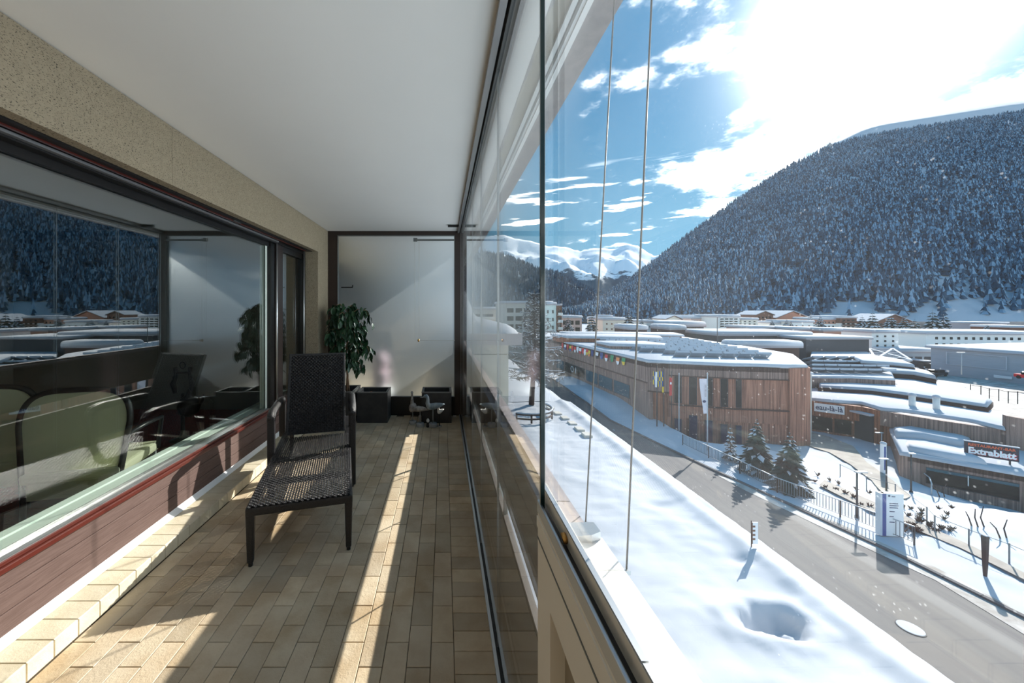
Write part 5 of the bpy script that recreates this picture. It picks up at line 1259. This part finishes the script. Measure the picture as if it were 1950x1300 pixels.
# ------------------------------------------------------------------ town
def house(label, x0, x1, yt, yb, Y, wall, depth=12.0, cols=0, rows=0, wm='winglass', pitched=False, snow_h=0.5, win=(0.5, 0.5), upper=None, balc=False, yaw=0.0, margin=0.06):
    a = P(x0, yb, Y); b = P(x1, yt, Y); W = b.x-a.x; H = b.z-a.z; zlow = min(0, EYE-16.2-a.z)
    t = thing('chalet' if pitched else 'apartment_house', label, 'building', (a.x, Y, a.z), yaw)
    B(0, W, 0, depth, zlow-1, H).build('walls', wall, t)
    if upper: B(-0.05, W+0.05, -0.06, depth, H*0.55, H+0.001).build('timber_storey', upper, t)
    e = 0.05*W+0.2
    if pitched:
        r = MB(); zp = H+W*0.22
        for (z0, name, m) in ((0.0, 'roof', 'housewood'), (0.25, 'roof_snow', 'snow')):
            r = MB(); th = 0.25 if m == 'snow' else 0.2
            V = [(-e, -e, H+z0-0.1), (W/2, -e, zp+z0), (W+e, -e, H+z0-0.1), (-e, depth, H+z0-0.1), (W/2, depth, zp+z0), (W+e, depth, H+z0-0.1)]; V += [(x, y, z+th) for (x, y, z) in V]
            r.add(V, [(0, 3, 4, 1), (1, 4, 5, 2), (6, 7, 10, 9), (7, 8, 11, 10), (0, 1, 7, 6), (1, 2, 8, 7), (3, 9, 10, 4), (4, 10, 11, 5), (0, 6, 9, 3), (2, 5, 11, 8)]); r.build(name, m, t)
        MB().add([(0, 0, H-0.01), (W, 0, H-0.01), (W/2, 0, zp), (0, 0.3, H-0.01), (W, 0.3, H-0.01), (W/2, 0.3, zp)], [(0, 1, 2), (3, 5, 4), (0, 2, 5, 3), (1, 4, 5, 2)]).build('gable', upper or wall, t)
    else:
        B(-e*0.5, W+e*0.5, -e*0.5, depth+0.3, H, H+0.25).build('roof_slab', 'capstone', t)
        MB().prism([(-e*0.5, -e*0.5), (W+e*0.5, -e*0.5), (W+e*0.5, depth), (-e*0.5, depth)], H+0.25, H+0.25+snow_h, snow_h*0.5).build('roof_snow', 'snow', t, True)
    if cols and rows:
        cw = W*(1-2*margin)/cols; rh = H*0.92/rows
        me = B(-cw*win[0]/2, cw*win[0]/2, -0.08, 0.02, -rh*win[1]/2, rh*win[1]/2).mesh('window', wm)
        for j in range(rows):
            for i in range(cols):
                o = link('window', me, t); o.location = (W*margin+(i+0.5)*cw, 0, H*0.02+(j+0.5)*rh)
        if balc:
            for j in range(rows):
                z = H*0.02+j*rh
                o = MB().box(W*margin, W*(1-margin), -1.1, -0.02, z-0.1, z+0.08).box(W*margin, W*(1-margin), -1.15, -1.05, z, z+rh*0.34).build('balcony', upper or 'pale', t)
    return t
house('tall apartment block with balconies on its right flank, cut by the glass edge', 958, 1050, 578, 662, 100, 'concrete', 14, 5, 5, 'winglass', False, 0.5, (0.75, 0.55))
t = house('pale mint flank of the tall apartment block with small windows', 1037, 1059, 581, 662, 96, 'greenish', 14, 2, 5, 'winglass', False, 0.6, (0.3, 0.42))
house('narrow balcony stack at the corner of the tall block', 1060, 1070, 582, 655, 98, 'housewood', 8, 1, 5, 'winglass', False, 0.3, (0.7, 0.45), None, True)
house('low block with snowy balconies left of the tall apartment block', 888, 945, 590, 650, 120, 'concrete', 14, 2, 4, 'winglass', False, 0.8, (0.8, 0.4), None, True)
house('small flat block with dark balconies beside two firs', 1068, 1108, 606, 634, 130, 'pinkish', 12, 3, 2, 'winglass', False, 0.8, (0.7, 0.6))
house('cream house with few windows between two firs', 1148, 1192, 610, 632, 130, 'cream', 14, 4, 2, 'housewood', False, 0.9, (0.3, 0.3))
house('upper storey of the cream house', 1150, 1166, 604, 611, 136, 'cream', 8, 0, 0, snow_h=0.6)
house('white flat annex with a grey glazed front', 1232, 1253, 614, 629, 110, 'pale', 12, 2, 1, 'anthracite', False, 0.5, (0.3, 0.3))
house('low pavilion under a thick snow slab', 1253, 1340, 622, 629, 108, 'anthracite', 14, 8, 1, 'winglass', False, 1.4, (0.85, 0.8))
house('small steep-roofed cottage behind the snowy pavilion', 1269, 1297, 608, 616, 150, 'cream', 10, 3, 1, 'housewood', True)
house('rose flat building with stepped roof', 1316, 1358, 607, 622, 160, 'pinkish', 14, 4, 1, 'housewood', False, 0.9, (0.25, 0.25), None)
house('upper block behind the rose flat building', 1309, 1350, 603, 618, 168, 'pale', 10, 0, 0)
house('white block with five rows of grey balconies', 1368, 1408, 604, 624, 150, 'pale', 14, 4, 4, 'winglass', False, 0.9, (0.7, 0.5), None, True)
house('pale lower block right of the balcony block', 1412, 1443, 609, 624, 150, 'cream', 12, 3, 3, 'winglass', False, 0.7, (0.4, 0.4))
house('dark chalet roofs on the hillside above the white block', 1440, 1472, 600, 620, 190, 'housewood', 12, 4, 3, 'winglass', True, upper='housewood')
house('wide salmon chalet at the foot of the forest', 1478, 1538, 606, 624, 190, 'salmon', 16, 6, 2, 'winglass', True, upper='salmon')
house('white house with rose end wall before the salmon chalet', 1508, 1549, 614, 628, 150, 'pale', 12, 3, 1, 'housewood', False, 0.7, (0.25, 0.3))
house('small pale house left of the white house', 1472, 1496, 616, 626, 155, 'pale', 10, 2, 1, 'winglass', False, 0.7, (0.3, 0.3))
house('two-tone chalet with white base and timber loft', 1565, 1600, 609, 626, 170, 'pale', 14, 4, 2, 'winglass', False, 0.9, (0.35, 0.4), 'salmon')
house('chalet with dark timber balcony wall right of the two-tone chalet', 1600, 1631, 606, 626, 168, 'pale', 14, 3, 3, 'winglass', False, 0.9, (0.5, 0.5), 'housewood', True)
house('broad brown chalet half hidden by frosted trees', 1668, 1732, 613, 628, 200, 'housewood', 16, 5, 2, 'winglass', True, upper='housewood')
house('grey villa on the slope above the long white house', 1855, 1918, 616, 634, 210, 'capstone', 14, 4, 1, 'winglass', False, 0.7, (0.4, 0.4))
house('dark timber house at the right picture edge under the forest', 1922, 1985, 624, 640, 190, 'housewood', 14, 4, 1, 'winglass', False, 0.9, (0.5, 0.4))
house('white apartment house with tall stair windows and side balconies', 1660, 1711, 634, 663, 92, 'pale', 14, 3, 3, 'winglass', False, 0.6, (0.22, 0.4))
house('long white building with small square windows', 1763, 1955, 636, 662, 120, 'pale', 16, 14, 2, 'winglass', False, 0.8, (0.35, 0.4), yaw=-0.12)
house('salmon roof lanterns of the congress hall, left', 1430, 1472, 626, 632, 92, 'salmon', 8, 0, 0, snow_h=0.5)
house('salmon roof lantern of the congress hall, middle', 1508, 1540, 629, 636, 88, 'salmon', 8, 0, 0, snow_h=0.6)
house('salmon roof lantern of the congress hall, right', 1568, 1602, 631, 637, 86, 'salmon', 8, 0, 0, snow_h=0.6)
house('long anthracite hall with white snowy rim', 1366, 1538, 639, 656, 80, 'anthracite', 12, 0, 0, snow_h=0.7)
house('nearer anthracite block with an open snowy roof frame', 1535, 1655, 646, 668, 74, 'anthracite', 10, 0, 0, snow_h=0.35)
house('low corridor roof under smooth snow before the anthracite hall', 1405, 1522, 662, 672, 58, 'ledge', 3, 0, 0, snow_h=0.9)
house('low snowy garage with truck gates', 1700, 1780, 672, 700, 88, 'hallgrey', 10, 4, 1, 'anthracite', False, 0.9, (0.7, 0.6))
house('small round pavilion with domed snow on the flat roofs', 1275, 1305, 628, 634, 88, 'ledge', 8, 0, 0, snow_h=1.0)
house('round skylight drum under snow, left of the pavilion', 1200, 1232, 628, 634, 88, 'ledge', 8, 0, 0, snow_h=1.0)

def grey_hall():
    t = thing('grey_hall', 'big grey corrugated hall with snowy roof at the right', 'building', (0, 0, 0))
    a = (111.6, 83.0); b = (113.5, 66.0); c = (115.5, 48.0)
    MB().wall([a, b, c], EYE-15.5, EYE-8.9, 0.5).build('street_wall', 'hallgrey', t)
    MB().wall([(150, 88), a], EYE-15.5, EYE-8.9, 0.5).build('gable_wall', 'hallgrey', t)
    MB().prism([(110.9, 83.6), (112.9, 66), (114.9, 47.5), (150, 52), (148, 90)], EYE-8.9, EYE-8.2, 0.5).build('roof_snow', 'snow', t, True)
    for (y0, y1) in ((80.5, 72.5), (69.5, 61)):
        x0 = 111.45+(83-y0)*0.112; x1 = 111.45+(83-y1)*0.112; f = bpy.data.objects.new('door_panel', None); COL.objects.link(f); f.parent = t
        for (z0, z1) in ((EYE-9.6, EYE-9.5), (EYE-12.2, EYE-12.1)): MB().bar((x0, y0, z0), (x1, y1, z0), 0.08, 0.12).build('trim', 'hallgrey2', f)
        for (x, y) in ((x0, y0), (x1, y1)): MB().bar((x, y, EYE-12.2), (x, y, EYE-9.5), 0.08, 0.14).build('trim', 'hallgrey2', f)
    MB().bar((112.35, 74.0, EYE-13.7), (112.6, 71.8, EYE-13.7), 0.1, 0.55).build('notice', 'signwhite', t)
    t = thing('delivery_truck', 'small white truck parked before the snowy garage', 'truck', (P(1757, 694, 85).x, 85, EYE-14.3), -0.15)
    MB().cbox(-1.0, 1.0, 0.0, 4.0, 0.6, 2.1, 0.1).build('body', 'anthracite', t); MB().cbox(-1.0, 1.0, -1.2, 0.0, 0.5, 1.6, 0.12).build('cab', 'pole_dark', t)
    MB().cbox(-1.05, 1.05, -1.3, 4.0, 2.1, 2.35, 0.1).build('snow_roof', 'snow', t)
    for sx in (-1, 1):
        B(sx*0.85-0.12, sx*0.85+0.12, -1.26, -1.2, 0.7, 0.95).build('headlamp', 'signwhite', t)
        for yy in (-0.7, 2.8): MB().cyl((sx*0.95, yy, 0.45), (sx*0.7, yy, 0.45), 0.45, n=12).build('wheel', 'rubber', t)
    B(-0.8, 0.8, -1.23, -1.2, 1.05, 1.5).build('windscreen', 'winglass', t)
    t = thing('parked_car', 'dark car in the shade beside the grey hall', 'car', (P(1790, 700, 79).x-1.0, 79, EYE-14.6), 0.2)
    MB().cbox(-2.2, 2.2, -0.85, 0.85, 0.3, 0.85, 0.12).build('body', 'anthracite', t); MB().cbox(-1.1, 1.5, -0.75, 0.75, 0.8, 1.4, 0.2).build('cabin', 'winglass', t)
    for x in (-1.4, 1.4):
        for y in (-0.8, 0.8): MB().cyl((x, y-0.08, 0.33), (x, y+0.08, 0.33), 0.33, n=12).build('wheel', 'rubber', t)
    t = thing('red_car', 'red car at the right edge below the grey hall', 'car', (P(1972, 712, 64).x, 64, EYE-12.6), 1.4)
    MB().cbox(-2.1, 2.1, -0.85, 0.85, 0.25, 0.85, 0.12).build('body', 'flag_red', t); MB().cbox(-1.0, 1.3, -0.75, 0.75, 0.8, 1.35, 0.2).build('cabin', 'winglass', t)
    for x in (-1.4, 1.4):
        for y in (-0.8, 0.8): MB().cyl((x, y-0.08, 0.3), (x, y+0.08, 0.3), 0.3, n=12).build('wheel', 'rubber', t)
    Y = 70; a = P(1831, 708, Y); b = P(1831, 671, Y); t = thing('yard_lamp', 'pale double-armed lamp before the grey hall', 'street lamp', a)
    MB().cyl((0, 0, -0.5), (0, 0, b.z-a.z), 0.08, 0.06, 8).build('pole', 'pole_pale', t, True); MB().bar((-0.9, 0, b.z-a.z), (0.6, 0, b.z-a.z), 0.25, 0.12).build('arms', 'pole_pale', t)
    struct('yard', MB().prism([(80, 58), (111, 82), (115, 47), (100, 30), (70, 40)], EYE-15.9, EYE-14.6, 0.3), 'slush', 'slushy yard before the grey hall')
    Y = 52; t = thing('yard_fence', 'post and rail fence at the edge of the slushy yard', 'fence', P(1835, 735, Y)); o = t.location.copy()
    pts = [P(px, py, Y-k*1.2) for k, (px, py) in enumerate([(1848, 742), (1868, 745), (1884, 750), (1902, 752), (1920, 756), (1938, 757), (1960, 760)])]
    for p in pts: MB().bar(p-o+Vector((0, 0, -0.8)), p-o+Vector((0, 0, 0.8)), 0.06).build('post', 'pole_dark', t)
    for a, b in zip(pts[:-1], pts[1:]): MB().bar(a-o+Vector((0, 0, 0.7)), b-o+Vector((0, 0, 0.7)), 0.06).build('rail', 'pole_dark', t)
grey_hall()
def roof_truss():
    t = thing('roof_truss', 'open white roof frame lying over the dark yard', 'roof frame', (0, 0, 0))
    q = [P(1655, 664, 76), P(1700, 664, 74), P(1735, 686, 66), P(1668, 684, 68)]
    for a, b in ((0, 1), (1, 2), (2, 3), (3, 0), (0, 2), (1, 3)): MB().bar(q[a], q[b], 0.35, 0.3).build('beam', 'snow', t)
    for k in range(1, 5): MB().bar(q[0].lerp(q[3], k/5), q[1].lerp(q[2], k/5), 0.2, 0.2).build('beam', 'snow', t)
    MB().prism([(p.x, p.y) for p in q], EYE-16, EYE-10.6, 0).build('dark_base', 'anthracite', t)
roof_truss()
Y = 60; a = P(1366, 668, Y); m_ = thing('antenna_mast', 'thin dark mast rising from the snowy hall roof', 'mast', a)
MB().cyl((0, 0, -1), (0, 0, (668-604)/FPX*Y), 0.07, 0.05, 6).build('mast', 'pole_dark', m_); MB().cbox(-0.2, 0.2, -0.2, 0.2, -0.5, 0.5, 0.05).build('foot', 'anthracite', m_)

for k, (px, pb, pt, r_, Y, lab) in enumerate(((1082, 634, 600, 13, 105, 'dark fir left of the pink balcony block'), (1127, 632, 588, 13, 105, 'broad dark fir left of the cream house'), (1197, 630, 588, 14, 100, 'snowy fir right of the cream house'),
        (1222, 628, 604, 9, 110, 'small dark fir right of the snowy fir'), (1236, 625, 600, 10, 130, 'frosted fir above the white annex'), (1498, 626, 606, 8, 145, 'dark fir before the salmon chalet'), (1506, 626, 610, 6, 146, 'smaller fir beside the salmon chalet'), (1543, 625, 592, 8, 160, 'slim fir left of the two-tone chalet'),
        (1562, 627, 600, 10, 150, 'dark fir before the two-tone chalet'), (1470, 622, 608, 6, 150, 'small snowy fir at the pale house'), (1642, 630, 600, 13, 165, 'frosted fir right of the dark timber balcony'), (1662, 634, 590, 15, 150, 'frosted fir left before the broad chalet'), (1697, 634, 596, 16, 150, 'frosted fir in the middle before the broad chalet'),
        (1722, 634, 598, 13, 150, 'frosted fir right before the broad chalet'), (1742, 642, 606, 16, 140, 'wide frosted fir at the snowy slope'), (1776, 638, 588, 19, 160, 'big frosted fir above the long white house'), (1797, 638, 592, 17, 162, 'second big frosted fir above the long white house'), (1880, 636, 616, 9, 180, 'frosted fir before the grey villa'))):
    conifer(lab, P(px, pb, Y), (pb-pt)/FPX*Y, r_/FPX*Y, 40+k, tiers=9, snow=0.75, group='frosted firs among the houses')

# ------------------------------------------------------------------ forested slope and far mountains
def lerp_tab(tab, x):
    if x <= tab[0][0]: return tab[0][1]
    for (x0, v0), (x1, v1) in zip(tab[:-1], tab[1:]):
        if x <= x1: return v0+(v1-v0)*(x-x0)/(x1-x0)
    return tab[-1][1]
RIDGE = [(1020, 604), (1075, 596), (1130, 570), (1190, 532), (1245, 492), (1320, 434), (1400, 376), (1500, 311), (1570, 276), (1650, 252), (1750, 236), (1950, 205), (2150, 182), (2500, 165)]
FOOT = [(1020, 420), (1130, 400), (1300, 330), (1500, 290), (1750, 260), (2500, 240)]
RDIST = [(1020, 520), (1130, 640), (1245, 760), (1400, 850), (1600, 930), (2500, 1000)]
def slope_pt(u, v):
    yf = lerp_tab(FOOT, u); yr = lerp_tab(RDIST, u); f = P(u, 612, yf); r_ = P(u, lerp_tab(RIDGE, u)+8, yr)
    w = v**1.0; p = f.lerp(r_, w); bulge = math.sin(PI*w)*0.04*(r_.z-f.z); p.z += bulge
    p.z += 6*fbm(p.x, p.y, 0, 0.006, 3)*math.sin(PI*min(1, v))
    return p
def build_slope():
    us = list(range(1020, 2501, 16)); n = 26; V = []; F = []
    for u in us:
        for k in range(n+1): V.append(slope_pt(u, k/n))
        q = slope_pt(u, 1.0); V.append(Vector((q.x*1.15, q.y*1.2, q.z-60)))
    m_ = n+2
    for i in range(len(us)-1):
        for k in range(m_-1): F.append((i*m_+k, (i+1)*m_+k, (i+1)*m_+k+1, i*m_+k+1))
    struct('ground_slope', MB().add([tuple(v) for v in V], F), 'snow', 'steep snowy mountainside under the forest', True)
    # snowy cornice above the trees
    V = []; F = []; cs = list(range(1585, 2501, 20))
    for u in cs:
        r0 = slope_pt(u, 1.0); rise = 46*sm(u, 1570, 1700)
        V += [r0+Vector((0, 0, -12)), r0+Vector((40, 36, 20+rise*0.36)), r0+Vector((90, 90, 52+rise*0.55)), r0+Vector((160, 260, 0))]
    for i in range(len(cs)-1):
        for k in range(3): F.append((4*i+k, 4*(i+1)+k, 4*(i+1)+k+1, 4*i+k+1))
    struct('ground_cornice', MB().add([tuple(v) for v in V], F), 'snow', 'bare white snowfield along the crest of the slope', True)
build_slope()
def tree_proto(seed):
    r = random.Random(seed); V = []; F = []; ms = []
    tiers = 4
    for k in range(tiers):
        z0 = 0.06+0.23*k; z1 = z0+0.36 if k < tiers-1 else 1.0; rad = 0.17*(1-k/tiers)**0.9+0.015; n = 6; o = len(V)
        V.append((0, 0, z1))
        for i in range(n):
            a = 2*PI*i/n+r.uniform(-.4, .4); q = rad*r.uniform(0.65, 1.2); V.append((math.cos(a)*q, math.sin(a)*q, z0+r.uniform(-.04, .04)))
        for i in range(n): F.append((o, o+1+i, o+1+(i+1) % n)); ms.append(1 if r.random() < 0.36 else 0)
    return np.array(V), np.array(F), np.array(ms)
def build_forest():
    protos = [tree_proto(s_) for s_ in range(5)]; r = random.Random(12); spots = []
    def clear(u, v):                                                     # bare snow patches near the foot
        return v < 0.014+0.012*fbm(u*0.01, 0, 5, 1, 3) or (1225 < u < 1290 and v < 0.035) or (1590 < u < 1660 and v < 0.03)
    for _ in range(23000):
        u = r.uniform(1030, 2080)
        v = r.random()**1.05
        if u > 1990 and r.random() < 0.3: continue
        if clear(u, v) and r.random() > 0.07: continue
        p = slope_pt(u, v)
        gap = fbm(p.x, p.y, 9, 0.012, 2)
        if gap > 0.42 and r.random() < 0.8: continue
        h = r.uniform(10, 18)*(1-0.3*v); spots.append((p.x, p.y, p.z-1.0, h, r.uniform(0, 6.28), r.randrange(5)))
    near = sorted([s_ for s_ in spots if s_[0]/s_[1] < (1950-CX)/FPX], key=lambda s_: s_[1])[:290]; ns = set(near)
    meshes = []
    for (V, F, ms) in protos:
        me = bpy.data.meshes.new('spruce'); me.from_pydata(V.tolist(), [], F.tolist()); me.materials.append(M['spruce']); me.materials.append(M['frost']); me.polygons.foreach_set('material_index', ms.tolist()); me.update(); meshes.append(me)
    for (x, y, z, h, a, k) in near:
        o = link('spruce', meshes[k]); o.location = (x, y, z); o.rotation_euler = (0, 0, a); o.scale = (h*1.1, h*1.1, h)
        tag(o, 'frosted spruce standing at the foot of the forested mountainside', 'tree', 'spruces along the foot of the forest')
    AV = []; AF = []; AM = []; off = 0
    for s_ in spots:
        if s_ in ns: continue
        x, y, z, h, a, k = s_; V, F, ms = protos[k]; c, s2 = math.cos(a)*h*1.1, math.sin(a)*h*1.1
        W = np.empty_like(V); W[:, 0] = V[:, 0]*c-V[:, 1]*s2+x; W[:, 1] = V[:, 0]*s2+V[:, 1]*c+y; W[:, 2] = V[:, 2]*h+z
        AV.append(W); AF.append(F+off); AM.append(ms); off += len(V)
    AV = np.concatenate(AV); AF = np.concatenate(AF); AM = np.concatenate(AM)
    me = bpy.data.meshes.new('spruce_forest'); me.vertices.add(len(AV)); me.vertices.foreach_set('co', AV.astype(np.float32).ravel())
    me.loops.add(AF.size); me.loops.foreach_set('vertex_index', AF.astype(np.int32).ravel()); me.polygons.add(len(AF))
    me.polygons.foreach_set('loop_start', np.arange(0, AF.size, 3, dtype=np.int32)); me.polygons.foreach_set('material_index', AM.astype(np.int32))
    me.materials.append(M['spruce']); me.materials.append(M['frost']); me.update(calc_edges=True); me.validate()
    o = link('spruce_forest', me); tag(o, 'dense frosted spruce forest covering the steep mountainside', 'forest', kind='stuff')
build_forest()

def far_mountains():
    # snowy range: heights follow a crest line, rougher towards the top
    CR = [(700, 440), (840, 470), (900, 462), (935, 449), (962, 447), (985, 455), (1010, 458), (1040, 468), (1075, 470), (1105, 478), (1140, 472), (1170, 474), (1196, 464), (1215, 468), (1245, 488), (1290, 474), (1340, 480), (1500, 500)]
    m = bpy.data.materials.new('snow_and_rock'); m.use_nodes = True; t = NT(m.node_tree); p = t.n['Principled BSDF']; p.inputs['Roughness'].default_value = 0.9
    g = t.n.new('ShaderNodeNewGeometry'); sep = t.n.new('ShaderNodeSeparateXYZ'); t.l.new(g.outputs['Position'], sep.inputs[0])
    n = t.noise(t.mapping(g.outputs['Position'], (1, 1, 2)), 0.006, 8.0, 0.65); n2 = t.noise(g.outputs['Position'], 0.02, 6.0, 0.7)
    rock = t.step(n, 0.56, 0.66)
    line = t.math('ADD', sep.outputs[2], t.math('MULTIPLY', t.math('SUBTRACT', n, 0.5), 420.0))
    forest = t.math('SUBTRACT', 1.0, t.step(line, 215.0, 245.0))
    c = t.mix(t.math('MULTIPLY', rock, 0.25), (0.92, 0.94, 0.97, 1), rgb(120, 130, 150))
    c = t.mix(forest, c, t.mix(n2, rgb(36, 62, 80), rgb(70, 98, 116)))  # far forest colour carries the blue of distance haze
    t.l.new(c, p.inputs['Base Color'])
    V = []; F = []; us = np.linspace(700, 1500, 161); n_ = 40
    for u in us:
        top = P(u, lerp_tab(CR, u), 3000); bot = P(u, 600, 1900)
        for k in range(n_+1):
            w = k/n_; q = bot.lerp(top, w); a = math.sin(PI*w)
            q.z += a*(150*fbm(q.x, q.y, 0, 0.0022, 5)-30)+ (1-a)*0; q.y += 120*a*fbm(q.x, q.y, 7, 0.003, 4)
            if w == 1: q.z += 10*fbm(q.x, 0, 3, 0.02, 4)
            V.append(q)
        q = top.copy(); V.append(Vector((q.x*1.1, q.y+500, q.z-300)))
    mm = n_+2
    for i in range(len(us)-1):
        for k in range(mm-1): F.append((i*mm+k, (i+1)*mm+k, (i+1)*mm+k+1, i*mm+k+1))
    o = MB().add([tuple(v) for v in V], F).build('snowy_range', m, None, True); o['kind'] = 'structure'; o['label'] = 'distant snow-covered mountain range under the sky'
    # darker forested shoulder before it
    SH = [(700, 470), (860, 478), (900, 480), (930, 484), (962, 488), (985, 498), (1008, 505), (1035, 516), (1060, 524), (1085, 536), (1105, 546), (1140, 562), (1165, 575), (1200, 590), (1260, 600)]
    V = []; F = []; us = np.linspace(700, 1260, 141); n_ = 22
    for u in us:
        top = P(u, lerp_tab(SH, u), 1500); bot = P(u, 612, 700)
        for k in range(n_+1):
            w = k/n_; q = bot.lerp(top, w); a = math.sin(PI*w); q.z += a*40*fbm(q.x, q.y, 2, 0.004, 4); V.append(q)
        V.append(Vector((top.x, top.y+200, top.z-80)))
    mm = n_+2
    for i in range(len(us)-1):
        for k in range(mm-1): F.append((i*mm+k, (i+1)*mm+k, (i+1)*mm+k+1, i*mm+k+1))
    o = MB().add([tuple(v) for v in V], F).build('forested_shoulder', mat('distant_forest', rgb(60, 94, 114), 0.95, dark=rgb(36, 64, 82), vscale=0.05, coords='World', stretch=(1, 1, 0.3)), None, True); o['kind'] = 'structure'; o['label'] = 'dark forested mountain shoulder below the snowy range'  # distance haze painted into the shoulder forest as blue
    # trees standing on the shoulder
    protos = [tree_proto(70+s_) for s_ in range(3)]; r = random.Random(31); mb_v = []; mb_f = []; off = 0; AM = []
    for _ in range(4200):
        u = r.uniform(840, 1240); w = r.random()**0.8; top = P(u, lerp_tab(SH, u), 1500); bot = P(u, 612, 700); q = bot.lerp(top, w); a = math.sin(PI*w); q.z += a*40*fbm(q.x, q.y, 2, 0.004, 4)
        V, Fc, ms = protos[r.randrange(3)]; h = r.uniform(16, 26); W = V*np.array([h*1.2, h*1.2, h])+np.array([q.x, q.y, q.z-2]); mb_v.append(W); mb_f.append(Fc+off); AM.append(ms*(rng.random(len(ms)) < 0.5)); off += len(V)
    AV = np.concatenate(mb_v); AF = np.concatenate(mb_f); AM = np.concatenate(AM)
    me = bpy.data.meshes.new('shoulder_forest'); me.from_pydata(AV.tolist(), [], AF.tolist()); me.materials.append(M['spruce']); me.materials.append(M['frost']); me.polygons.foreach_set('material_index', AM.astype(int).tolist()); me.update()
    o = link('shoulder_forest', me); tag(o, 'far dark forest on the mountain shoulder behind the apartment block', 'forest', kind='stuff')
far_mountains()
